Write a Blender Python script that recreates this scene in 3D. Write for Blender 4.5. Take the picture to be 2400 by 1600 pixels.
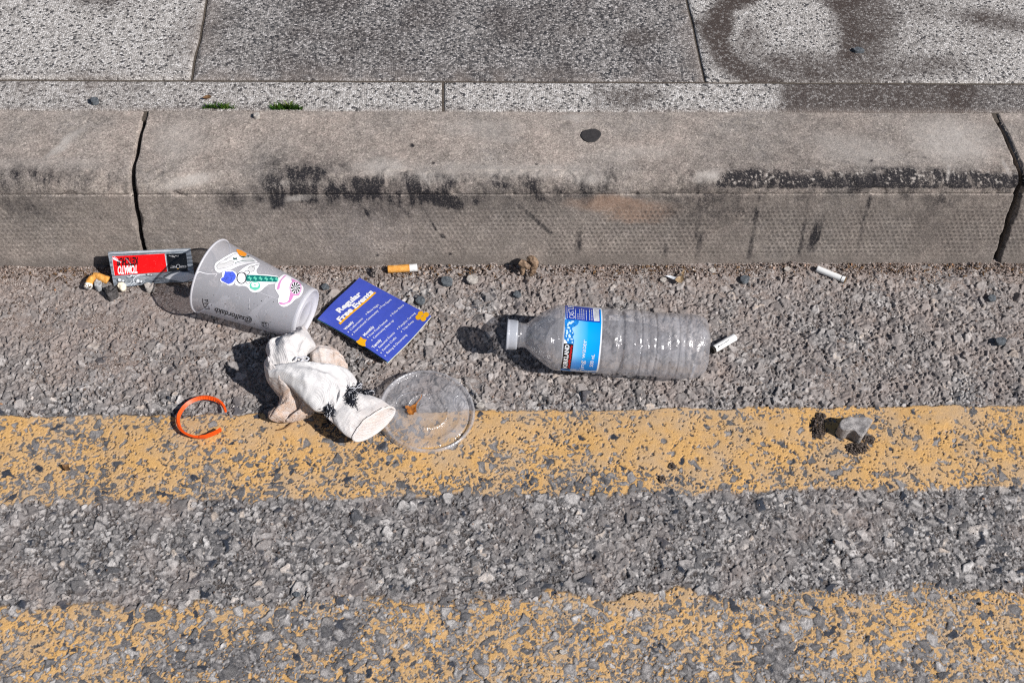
import bpy, bmesh, math, random
import numpy as np
from mathutils import Vector, Matrix
random.seed(7)
rng = np.random.default_rng(11)
sc = bpy.context.scene
for o in list(bpy.data.objects):
    bpy.data.objects.remove(o)
COL = sc.collection

# ------------------------------------------------------------------ camera
F, TH, PS, RO = 2810.48, 0.89078, 0.088544, 0.060825
CAM = np.array([0.312474, -0.993011, 0.948844])
fw = np.array([math.sin(PS) * math.cos(TH), math.cos(PS) * math.cos(TH), -math.sin(TH)])
_rt = np.array([math.cos(PS), -math.sin(PS), 0.0]); _up = np.cross(_rt, fw)
rt = _rt * math.cos(RO) + _up * math.sin(RO); up = -_rt * math.sin(RO) + _up * math.cos(RO)
cd = bpy.data.cameras.new('camera'); cam = bpy.data.objects.new('camera', cd); COL.objects.link(cam)
cd.sensor_width = 36.0; cd.sensor_fit = 'HORIZONTAL'; cd.lens = F / 2400 * 36
cd.clip_start = 0.01; cd.clip_end = 500
cam.matrix_world = Matrix(((rt[0], up[0], -fw[0], CAM[0]), (rt[1], up[1], -fw[1], CAM[1]),
                           (rt[2], up[2], -fw[2], CAM[2]), (0, 0, 0, 1)))
sc.camera = cam

# ------------------------------------------------------------------ light
SUN_EL = math.radians(41.5)
SUN_AZ = math.radians(124)          # clockwise from +Y: the sun stands to the right and a little in front of the kerb
sdir = Vector((math.sin(SUN_AZ) * math.cos(SUN_EL), math.cos(SUN_AZ) * math.cos(SUN_EL), math.sin(SUN_EL)))
sl = bpy.data.lights.new('sun', 'SUN'); so = bpy.data.objects.new('sun', sl); COL.objects.link(so)
sl.energy = 5.0; sl.angle = math.radians(0.55); sl.color = (1.0, 0.958, 0.925)
so.location = (1.5, -1.0, 2.0); so.rotation_euler = sdir.to_track_quat('Z', 'Y').to_euler()
w = bpy.data.worlds.new('World'); sc.world = w; w.use_nodes = True
wn = w.node_tree; bg = wn.nodes['Background']
sky = wn.nodes.new('ShaderNodeTexSky'); sky.sky_type = 'NISHITA'; sky.sun_disc = False
sky.sun_elevation = SUN_EL; sky.sun_rotation = SUN_AZ
wn.links.new(sky.outputs[0], bg.inputs[0]); bg.inputs[1].default_value = 0.05
sc.view_settings.view_transform = 'Standard'; sc.view_settings.look = 'None'
sc.view_settings.gamma = 1.0; sc.view_settings.use_curve_mapping = False
sc.view_settings.exposure = 0.12
sc.cycles.max_bounces = 10; sc.cycles.transparent_max_bounces = 24
sc.cycles.caustics_reflective = False; sc.cycles.caustics_refractive = False
sc.cycles.use_denoising = False
sc.cycles.pixel_filter_type = 'BLACKMAN_HARRIS'; sc.cycles.filter_width = 1.2


# ------------------------------------------------------------------ pixel <-> world (photo pixels, 2400 x 1600)
def G(u, v, z=0.0):
    u = np.asarray(u, float); v = np.asarray(v, float)
    d = fw + rt * ((u - 1200) / F)[..., None] - up * ((v - 800) / F)[..., None]
    t = (np.asarray(z, float) - CAM[2]) / d[..., 2]
    return CAM + d * t[..., None]


def rays(uv):
    uv = np.asarray(uv, float).reshape(-1, 2)
    d = fw + rt * ((uv[:, 0] - 1200) / F)[:, None] - up * ((uv[:, 1] - 800) / F)[:, None]
    return d / np.linalg.norm(d, axis=1)[:, None]


def PX(P):
    d = np.asarray(P) - CAM
    z = d @ fw
    return 1200 + F * (d @ rt) / z, 800 - F * (d @ up) / z


# ------------------------------------------------------------------ numpy noise
def hsh(ix, iy, s):
    h = (ix.astype(np.int64) * 374761393 + iy.astype(np.int64) * 668265263 + s * 1442695041) & 0xffffffff
    h = ((h ^ (h >> 13)) * 1274126177) & 0xffffffff
    h = ((h ^ (h >> 15)) * 2246822519) & 0xffffffff
    return ((h ^ (h >> 16)) & 0xffffff).astype(np.float32) / np.float32(0x1000000)


def sst(a, b, x):
    t = np.clip((x - a) / (b - a), 0, 1)
    return t * t * (3 - 2 * t)


def vn(x, y, s=0):
    ix = np.floor(x); iy = np.floor(y); fx = x - ix; fy = y - iy
    fx = fx * fx * (3 - 2 * fx); fy = fy * fy * (3 - 2 * fy)
    ix = ix.astype(np.int64); iy = iy.astype(np.int64)
    a = hsh(ix, iy, s); b = hsh(ix + 1, iy, s); c = hsh(ix, iy + 1, s); d = hsh(ix + 1, iy + 1, s)
    return (a * (1 - fx) + b * fx) * (1 - fy) + (c * (1 - fx) + d * fx) * fy


def fbm(x, y, o=4, s=0):
    r = 0; a = .5; t = 0; c, q = math.cos(.65), math.sin(.65); x, y = x * c - y * q, x * q + y * c
    for i in range(o):
        r = r + a * .5 * (vn(x + 17.3 * i, y - 9.1 * i, s + i) + vn(.77 * x - .64 * y + 5.7, .64 * x + .77 * y + 3.1 * i, s + i + 31)); t += a; a *= .5
        x, y = 2.03 * (x * c - y * q), 2.03 * (x * q + y * c)
    return .5 + (r / t - .5) * 1.35


def worley(x, y, s, jit=.92):
    ix = np.floor(x).astype(np.int64); iy = np.floor(y).astype(np.int64)
    f1 = np.full(x.shape, 9., np.float32); f2 = f1.copy()
    bx = np.zeros(x.shape, np.int64); by = bx.copy(); dx = np.zeros(x.shape, np.float32); dy = dx.copy()
    for j in (-1, 0, 1):
        for i in (-1, 0, 1):
            cx = ix + i; cy = iy + j
            ex = (x - (cx + .5 + jit * (hsh(cx, cy, s) - .5))).astype(np.float32)
            ey = (y - (cy + .5 + jit * (hsh(cx, cy, s + 1) - .5))).astype(np.float32)
            # every stone has its own stretch and direction
            an = hsh(cx, cy, s + 2) * 3.1416; k = .62 + .38 * hsh(cx, cy, s + 3)
            ca = np.cos(an); sa = np.sin(an)
            p = ex * ca + ey * sa; q = -ex * sa + ey * ca
            d = np.sqrt((p * k) ** 2 + (q / k) ** 2)
            near = d < f1
            f2 = np.where(near, f1, np.minimum(f2, d))
            bx = np.where(near, cx, bx); by = np.where(near, cy, by)
            dx = np.where(near, ex, dx); dy = np.where(near, ey, dy)
            f1 = np.where(near, d, f1)
    return f1, f2, bx, by, dx, dy


# ------------------------------------------------------------------ object helpers
def tag(o, label=None, cat=None, group=None, kind=None):
    for k, v in (('label', label), ('category', cat), ('group', group), ('kind', kind)):
        if v: o[k] = v
    return o


def empty(name, loc, label, cat, group=None):
    o = bpy.data.objects.new(name, None); COL.objects.link(o); o.location = Vector([float(c) for c in loc])
    o.empty_display_size = .01
    return tag(o, label, cat, group)


def link(name, me, mats, parent=None):
    o = bpy.data.objects.new(name, me); COL.objects.link(o)
    for m in mats: me.materials.append(m)
    if parent is not None:
        l = parent
        off = Vector((0, 0, 0))
        while l is not None:
            off += l.location; l = l.parent
        me.transform(Matrix.Translation(-off)); o.parent = parent
    return o


def grid_mesh(name, V, mats, attrs=None, parent=None):
    ny, nx = V.shape[:2]
    me = bpy.data.meshes.new(name)
    me.vertices.add(nx * ny); me.vertices.foreach_set('co', V.reshape(-1).astype(np.float32))
    a = (np.arange(ny - 1)[:, None] * nx + np.arange(nx - 1)[None]).reshape(-1)
    q = np.stack([a, a + 1, a + nx + 1, a + nx], 1).astype(np.int32)
    nf = len(q)
    me.loops.add(nf * 4); me.loops.foreach_set('vertex_index', q.reshape(-1))
    me.polygons.add(nf); me.polygons.foreach_set('loop_start', np.arange(0, nf * 4, 4, dtype=np.int32))
    me.polygons.foreach_set('loop_total', np.full(nf, 4, np.int32))
    me.polygons.foreach_set('use_smooth', np.ones(nf, bool))
    me.update(calc_edges=True)
    for k, v in (attrs or {}).items():
        at = me.attributes.new(k, 'FLOAT', 'POINT'); at.data.foreach_set('value', np.ascontiguousarray(v, np.float32).reshape(-1))
    return link(name, me, mats, parent)


class MB:
    def __init__(s):
        s.v = []; s.f = []; s.m = []; s.at = {}

    def add(s, V, Fs, mi=0, **at):
        b = len(s.v)
        s.v.extend([tuple(map(float, p)) for p in V])
        s.f.extend([tuple(int(i) + b for i in f) for f in Fs]); s.m.extend([mi] * len(Fs))
        for k, val in at.items():
            L = s.at.setdefault(k, []); L.extend([0.0] * (b - len(L)))
            L.extend(list(np.broadcast_to(np.asarray(val, float).reshape(-1), (len(V),))))
        return b

    def build(s, name, mats, parent=None, smooth=True):
        me = bpy.data.meshes.new(name); me.from_pydata(s.v, [], s.f)
        me.polygons.foreach_set('material_index', np.array(s.m, np.int32))
        if smooth: me.polygons.foreach_set('use_smooth', np.ones(len(s.f), bool))
        for k, L in s.at.items():
            L.extend([0.0] * (len(s.v) - len(L)))
            at = me.attributes.new(k, 'FLOAT', 'POINT'); at.data.foreach_set('value', np.array(L, np.float32))
        me.update()
        return link(name, me, mats, parent)


def recalc(o):
    bm = bmesh.new(); bm.from_mesh(o.data); bmesh.ops.recalc_face_normals(bm, faces=bm.faces); bm.to_mesh(o.data); bm.free()
    return o


# ------------------------------------------------------------------ shader helpers
class NT:
    def __init__(s, name):
        s.m = bpy.data.materials.new(name); s.m.use_nodes = True; s.t = s.m.node_tree
        s.t.nodes.clear(); s.out = s.t.nodes.new('ShaderNodeOutputMaterial')

    def add(s, typ, inp=(), **props):
        n = s.t.nodes.new('ShaderNode' + typ)
        for k, v in props.items(): setattr(n, k, v)
        for k, v in dict(inp).items():
            if isinstance(v, bpy.types.NodeSocket): s.t.links.new(v, n.inputs[k])
            else: n.inputs[k].default_value = v
        return n

    def pos(s): return s.add('NewGeometry').outputs['Position']

    def attr(s, k): return s.add('Attribute', attribute_name=k).outputs['Fac']

    def noise(s, scale, detail=3, rough=.55, vec=None, col=False, dist=0.):
        n = s.add('TexNoise', {'Vector': vec or s.pos(), 'Scale': scale, 'Detail': detail, 'Roughness': rough, 'Distortion': dist})
        return n.outputs['Color' if col else 0]

    def vor(s, scale, feature='F1', vec=None, out='Distance', rnd=1.0):
        return s.add('TexVoronoi', {'Vector': vec or s.pos(), 'Scale': scale, 'Randomness': rnd}, feature=feature).outputs[out]

    def M(s, op, a, b=0., c=0., clamp=False):
        n = s.add('Math', operation=op); n.use_clamp = clamp
        for i, v in enumerate((a, b, c)):
            if isinstance(v, bpy.types.NodeSocket): s.t.links.new(v, n.inputs[i])
            else: n.inputs[i].default_value = v
        return n.outputs[0]

    def mapr(s, x, a, b, c=0., d=1.):
        n = s.add('MapRange', {'Value': x, 'From Min': a, 'From Max': b, 'To Min': c, 'To Max': d}); n.clamp = True
        return n.outputs[0]

    def mix(s, f, a, b, mode='MIX'):
        n = s.add('Mix', data_type='RGBA', blend_type=mode); n.clamp_factor = True
        for i, v in ((0, f), (6, a), (7, b)):
            if isinstance(v, bpy.types.NodeSocket): s.t.links.new(v, n.inputs[i])
            else: n.inputs[i].default_value = (v if i == 0 else tuple(v) + (1,) if len(v) == 3 else v)
        return n.outputs[2]

    def ramp(s, f, stops, interp='LINEAR'):
        n = s.add('ValToRGB', {'Fac': f}); r = n.color_ramp; r.interpolation = interp
        while len(r.elements) < len(stops): r.elements.new(.5)
        for e, (p, c) in zip(r.elements, stops): e.position = p; e.color = (tuple(c) + (1,)) if not np.isscalar(c) else (c, c, c, 1)
        return n.outputs[0]

    def bump(s, h, strength=.5, dist=.001, n=None):
        i = {'Height': h, 'Strength': strength, 'Distance': dist}
        if n is not None: i['Normal'] = n
        return s.add('Bump', i).outputs[0]

    def bsdf(s, col, rough=.8, n=None, **kw):
        i = {'Base Color': col if isinstance(col, bpy.types.NodeSocket) else tuple(col) + (1,), 'Roughness': rough}
        if n is not None: i['Normal'] = n
        for k, v in kw.items(): i[k.replace('_', ' ')] = v
        return s.add('BsdfPrincipled', i).outputs[0]

    def done(s, sh):
        s.t.links.new(sh, s.out.inputs[0]); return s.m


def plain(name, col, rough=.6, var=.12, scale=400, spec=.35, bumps=0.):
    t = NT(name); n = t.noise(scale, 3)
    c = t.mix(t.mapr(n, .3, .7), [x * (1 - var) for x in col], [min(1, x * (1 + var)) for x in col])
    b = t.bump(t.noise(scale * 2, 3), bumps, .0006) if bumps else None
    return t.done(t.bsdf(c, rough, b, Specular_IOR_Level=spec))


# ================================================================== MATERIALS OF THE SETTING
def road_mat():
    t = NT('road_surface')
    tint = t.attr('tint'); core = t.attr('core'); sm = t.attr('stone'); dust = t.attr('dust'); pt = t.attr('paint'); film = t.attr('film')
    fine = t.noise(900, 4, .65); mid = t.noise(260, 3); big = t.noise(14, 3)
    st = t.ramp(tint, [(0, (.022, .028, .042)), (.05, (.035, .043, .06)), (.08, (.12, .118, .12)), (.35, (.235, .222, .216)),
                       (.65, (.35, .33, .318)), (.92, (.50, .48, .465)), (1, (.50, .42, .35))])
    st = t.mix(t.mapr(core, .08, .85, .9, 0), st, (.05, .052, .06))
    st = t.mix(1., st, t.ramp(t.M('ADD', t.M('MULTIPLY', fine, .6), t.M('MULTIPLY', mid, .4)), [(.32, .38), (.5, .98), (.68, 1.55)]), 'MULTIPLY')
    mx = t.ramp(fine, [(.36, (.022, .019, .018)), (.54, (.078, .068, .063)), (.68, (.24, .21, .195))])
    base = t.mix(sm, mx, st)
    gr = t.vor(1150, out='Color'); gs = t.add('SeparateColor', {0: gr}).outputs[0]
    du = t.ramp(gs, [(0, (.03, .022, .018)), (.25, (.12, .090, .075)), (.6, (.27, .215, .19)), (.88, (.40, .345, .31)), (1, (.66, .60, .55))])
    du = t.mix(t.mapr(big, .42, .62), du, (.30, .20, .155), 'MULTIPLY') if False else du
    dsm = t.mix(t.mapr(t.noise(35, 3), .35, .65), (.30, .246, .220), (.265, .232, .215))
    du = t.mix(t.mapr(t.noise(60, 2), .42, .62, 0, .8), du, dsm)
    base = t.mix(t.M('MULTIPLY', film, t.mapr(fine, .3, .6, .45, .95)), base, dsm)
    base = t.mix(dust, base, du)
    pn = t.noise(420, 4, .7)
    pc = t.mix(t.mapr(pn, .3, .7), (.50, .285, .10), (.70, .43, .165))
    pc = t.mix(t.mapr(t.noise(26, 5, .65), .40, .64, 0, .85), pc, (.47, .34, .215))
    pc = t.mix(t.mapr(t.noise(1300, 3), .56, .70, 0, .6), pc, (.16, .12, .09))
    col = t.mix(pt, base, pc)
    h = t.M('ADD', t.M('MULTIPLY', fine, .6), t.M('MULTIPLY', gs, t.M('MULTIPLY', dust, .5)))
    b = t.bump(h, .85, .0011)
    return t.done(t.bsdf(col, .86, b, Specular_IOR_Level=.32))


def chip_mat():
    t = NT('exposed_aggregate')
    stain = t.attr('stain'); dark = t.attr('dark'); dusty = t.attr('dusty')
    wv = t.add('VectorMath', {0: t.pos(), 1: t.add('VectorMath', {0: t.noise(500, 2, col=True), 3: .0010}, operation='SCALE').outputs[0]}, operation='ADD').outputs[0]
    c = t.add('SeparateColor', {0: t.vor(430, vec=wv, out='Color')})
    r = c.outputs[0]
    e = t.vor(430, 'DISTANCE_TO_EDGE', vec=wv)
    fine = t.noise(1300, 3, .6)
    pale = t.ramp(r, [(0, (.035, .036, .04)), (.09, (.06, .06, .065)), (.13, (.24, .23, .22)), (.35, (.43, .405, .38)), (.7, (.58, .555, .53)), (1, (.72, .70, .68))])
    grey = t.ramp(r, [(0, (.02, .021, .026)), (.26, (.045, .046, .053)), (.42, (.125, .115, .112)), (.68, (.235, .218, .21)), (.9, (.36, .34, .33)), (1, (.52, .49, .48))])
    ch = t.mix(dark, pale, grey)
    mxc = t.mix(dark, (.17, .155, .145), (.045, .043, .045))
    ch = t.mix(t.mapr(e, .0, .12, .7, 0), ch, mxc)
    ch = t.mix(t.M('MULTIPLY', stain, t.mapr(r, .55, 1., 1., .72)), ch, (.062, .047, .041))
    ch = t.mix(dusty, ch, t.mix(t.mapr(fine, .35, .65), (.16, .13, .115), (.30, .262, .235)))
    ch = t.mix(.5, ch, t.ramp(fine, [(.3, .6), (.7, 1.35)]), 'MULTIPLY')
    h = t.M('ADD', t.mapr(e, 0, .22), t.M('MULTIPLY', r, .5))
    b = t.bump(h, .55, .0010)
    return t.done(t.bsdf(ch, .8, b, Specular_IOR_Level=.35))


def kerb_mat():
    t = NT('kerb_concrete')
    sc_ = t.attr('scuff'); pale = t.attr('pale'); org = t.attr('orange'); low = t.attr('low'); dot = t.attr('dots')
    fine = t.noise(900, 4, .7); mid = t.noise(160, 4, .6); big = t.noise(13, 4, .6)
    c = t.mix(t.mapr(big, .35, .65), (.335, .283, .250), (.255, .23, .212))
    c = t.mix(t.mapr(mid, .42, .66, 0, .65), c, (.355, .315, .275))
    c = t.mix(1., c, t.ramp(t.noise(70, 5, .75), [(.30, .66), (.5, .98), (.70, 1.30)]), 'MULTIPLY')
    gs = t.add('SeparateColor', {0: t.vor(760, out='Color')}).outputs[0]
    c = t.mix(.75, c, t.ramp(gs, [(0, .40), (.12, .70), (.5, .98), (.88, 1.22), (1, 1.75)]), 'MULTIPLY')
    c = t.mix(.6, c, t.ramp(fine, [(.30, .5), (.5, .98), (.72, 1.45)]), 'MULTIPLY')
    sp = t.noise(620, 2, .5)
    c = t.mix(t.mapr(sp, .66, .71, 0, .75), c, (.52, .48, .43))
    c = t.mix(t.mapr(sp, .31, .34, .7, 0), c, (.09, .078, .07))
    c = t.mix(low, c, t.mix(t.mapr(fine, .35, .65), (.105, .09, .08), (.205, .18, .162)))
    c = t.mix(org, c, (.42, .235, .14))
    c = t.mix(t.M('MULTIPLY', pale, t.mapr(fine, .3, .55, .4, 1.)), c, (.45, .42, .39))
    c = t.mix(t.M('MULTIPLY', dot, .5), c, (.05, .044, .042))
    brk = t.mapr(t.M('ADD', t.M('MULTIPLY', fine, .55), t.M('MULTIPLY', sp, .45)), .40, .62, 1.35, .70)
    c = t.mix(t.M('MULTIPLY', sc_, brk, clamp=True), c, (.017, .016, .019))
    b = t.bump(t.M('ADD', t.M('ADD', fine, t.M('MULTIPLY', gs, .5)), t.M('MULTIPLY', mid, .7)), .6, .0008)
    return t.done(t.bsdf(c, .88, b, Specular_IOR_Level=.25))


ROAD, CHIP, KERB = road_mat(), chip_mat(), kerb_mat()
DARKGAP = plain('dark_joint_soil', (.075, .062, .050), .95, .5, 500)

H = 0.1065
LK = 0.915


# ================================================================== ROAD
def axis_coords(a, b, step, far, grow=1.25):
    c = list(np.arange(a, b + step / 2, step))
    s = step; x = c[-1]; hi = []
    while x < far: s *= grow; x += s; hi.append(x)
    s = step; x = c[0]; lo = []
    while x > -far: s *= grow; x -= s; lo.append(x)
    return np.array(lo[::-1] + c + hi)


xs = axis_coords(-.26, 1.06, .00075, 40)
ys = axis_coords(-.66, -.118, .00075, 40)
ys = ys[ys < -.117]
XX, YY = np.meshgrid(xs, ys)
XX = XX.astype(np.float64); YY = YY.astype(np.float64)
UU, VV = PX(np.stack([XX, YY, np.zeros_like(XX)], -1))
oob = (UU < -600) | (UU > 3000) | (VV > 2400) | (VV < 0)
UU = np.where(oob, np.clip(UU, -600, 3000), UU); VV = np.where(oob, 800, VV)


def stones(cell, seed, present, warp):
    wx = XX + warp * (vn(XX / cell * 1.7, YY / cell * 1.7, seed + 50) - .5) * cell
    wy = YY + warp * (vn(XX / cell * 1.7, YY / cell * 1.7, seed + 51) - .5) * cell
    f1, f2, bx, by, dx, dy = worley(wx / cell, wy / cell, seed)
    e = f2 - f1
    r1 = hsh(bx, by, seed + 10); r2 = hsh(bx, by, seed + 11); r3 = hsh(bx, by, seed + 12); r4 = hsh(bx, by, seed + 13); tn = hsh(bx, by, seed + 14)
    on = r4 < present
    dome = sst(.0, .30, e)
    tilt = (dx * (r1 - .5) + dy * (r2 - .5)) * 1.5
    h = dome * (.45 + .55 * r3 + tilt)
    # broken facets on the top of each stone
    h = h + dome * .25 * (vn(wx / cell * 4 + r1 * 50, wy / cell * 4 + r2 * 50, seed + 20) - .5)
    return np.where(on, h, -.2), np.where(on, np.clip(e / .6, 0, 1), 0), tn


hA, eA, tA = stones(.0098, 100, .42, .6)
hB, eB, tB = stones(.0053, 200, .66, .6)
hC, eC, tC = stones(.0029, 300, .62, .5)
hD, eD, tD = stones(.0017, 400, .55, .4)
grain = vn(XX / .0011, YY / .0011, 5)
wide = fbm(XX / .09, YY / .09, 3, 40)
wide2 = fbm(XX / .045, YY / .03, 4, 60)
rough_ = fbm(XX / .0024, YY / .0024, 3, 45) - .5
zA, zB, zC, zD = hA * .0042, hB * .0033 + .0001, hC * .0022 + .0001, hD * .0013
zs = np.maximum(np.maximum(zA, zB), np.maximum(zC, zD))
tint = np.where(zA >= zs, tA, np.where(zB >= zs, tB, np.where(zC >= zs, tC * .9 + .08, tD * .8 + .12)))
core = np.where(zA >= zs, eA, np.where(zB >= zs, eB, np.where(zC >= zs, eC, eD * .8)))
stone = sst(.0002, .0010, zs)
flat_ = 1 - .45 * sst(930, 1010, VV)
zs = (zs + .0008 * rough_ * stone) * flat_
# dust: heavy against the kerb and on the left, thin between the painted lines
near = sst(730, 630, VV + 60 * (wide2 - .5) * 2)
left = sst(900, 300, UU) * sst(940, 760, VV)
mid = sst(990, 900, VV)
lev = -.0010 + .0017 * near + .0013 * left + .0006 * mid - .0012 * sst(930, 1010, VV) + .0062 * (wide2 - .5)
zd = lev + .0008 * grain + .0006 * (fbm(XX / .012, YY / .012, 3, 70) - .5)
dust = sst(-.00015, .0005, zd - zs)
film = np.clip(.05 + .25 * sst(990, 930, VV) + .35 * near + .42 * left + .18 * mid + 1.6 * (fbm(XX / .03, YY / .03, 3, 80) - .5), 0, .92)
z = np.maximum(zs, zd)
# paint: two lines along the kerb, worn off the tops of the taller stones
Y1a = -.3160; Y1b = float(G(1200, 1158)[1]); Y2a = float(G(1200, 1398)[1]); Y2b = Y2a - (Y1a - Y1b) * 1.02
edge = .0065 * (fbm(XX / .02, YY / .02, 3, 90) - .5) * 2
L1 = sst(Y1b - .003, Y1b + .0015, YY + edge * 1.3) * sst(Y1a + .0012, Y1a - .0012, YY + edge * .6)
L2 = sst(Y2b - .003, Y2b + .0015, YY + edge) * sst(Y2a + .003, Y2a - .003, YY + edge * 2.)
wear = fbm(XX / .055, YY / .055, 4, 120) - .5
wearf = fbm(XX / .012, YY / .012, 3, 130) - .5
ex = np.maximum(np.maximum(zA * .86, zB * 1.12), np.maximum(zC * 1.45, -.001)) + .0005 * rough_
qv = np.linspace(0, 1, 200); qs_ = np.quantile(ex[(UU > 0) & (UU < 2400)][::7], qv)
near_edge = sst(Y1b + .030, Y1b, YY)
f1_ = np.clip(.32 + .8 * wear + .26 * near_edge - .07 * sst(900, 2000, UU), .02, .9)
f2_ = np.clip(.60 + 1.1 * wear + .14 * sst(1000, 200, UU) * sst(1480, 1560, VV), .10, .95)
T1 = np.interp(1 - f1_, qv, qs_); T2 = np.interp(1 - f2_, qv, qs_)
pm = np.maximum(L1 * sst(.00016, -.00016, ex - T1 + .0008 * wearf), L2 * sst(.00016, -.00016, ex - T2 + .0010 * wearf))
LL = np.maximum(L1, L2)
film = film * (1 - .88 * LL); dust = dust * (1 - .95 * LL * sst(.2, .5, pm)) * (1 - .6 * LL)
fill = np.where(L1 > L2, T1, T2) - .0004 + .00018 * grain + .0003 * wearf
z = z * (1 - LL) + LL * np.where(pm > .5, np.minimum(np.maximum(zs, fill), fill + .0004), np.minimum(zs, fill + .0011))
core = np.clip(core * np.where(LL > .5, .85, np.where(VV > 960, 1.05, 1.4)), 0, 1)
tint = np.where(LL > .5, np.clip(tint * np.where(L1 > L2, .50, .90) + .02, 0, 1), tint)
z = z + .004 * (wide - .5) - .0012
# a little bank of dirt lies in the corner of the kerb
z = z + .0008 * sst(-.1400, -.1265, YY + .006 * (fbm(XX / .03, YY / .03, 2, 77) - .5)) * (XX > -2)
ZR = z
road = grid_mesh('road', np.stack([XX, YY, z], -1), [ROAD], dict(tint=tint, core=core, stone=stone, dust=dust, paint=pm, film=film))
tag(road, kind='structure')


def zr(x, y, r=.003):
    """height of the road under a point: the highest grain within r"""
    i0, i1 = np.searchsorted(xs, [x - r, x + r]); j0, j1 = np.searchsorted(ys, [y - r, y + r])
    return float(ZR[max(j0, 0):j1 + 1, max(i0, 0):i1 + 1].max())


# ================================================================== KERB
def profile():
    p = []
    for t in np.arange(0, .0885, .001): p.append((-t, H - .0006 * (t / .0885) ** 2, 0))
    cy, cz, r = -.0885, H - .0176, .017
    for a in np.linspace(90, 182, 26): p.append((cy + r * math.cos(math.radians(a)), cz + r * math.sin(math.radians(a)), 1))
    y0, z0 = p[-1][:2]
    p += [(y0 + .0006, z0 - .0006, 2), (y0 + .0008, z0 - .0013, 2), (y0 - .0006, z0 - .0019, 2)]
    y0, z0 = p[-1][:2]
    n = 100; y1, z1 = -.1276, -.008
    for i in range(1, n + 1):
        t = i / n; p.append((y0 + (y1 - y0) * t, z0 + (z1 - z0) * t, 3))
    return p


PROF = profile()
PY = np.array([a[0] for a in PROF]); PZ = np.array([a[1] for a in PROF]); PK = np.array([a[2] for a in PROF])
ny_ = np.gradient(PZ); nz_ = -np.gradient(PY); nl = np.hypot(ny_, nz_); NYP, NZP = ny_ / nl, nz_ / nl
NYP, NZP = np.where(NZP < -.2, -NYP, NYP), np.abs(NZP)
NYP = -np.abs(NYP)


def blob(U, V, x0, y0, rx, ry, soft=.5, ang=0, wu=0, wv=0):
    c, s = math.cos(math.radians(ang)), math.sin(math.radians(ang))
    a = U + wu - x0; b = V + wv - y0
    d = np.hypot((a * c + b * s) / rx, (-a * s + b * c) / ry)
    return sst(1 + soft, 1 - soft, d)


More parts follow.
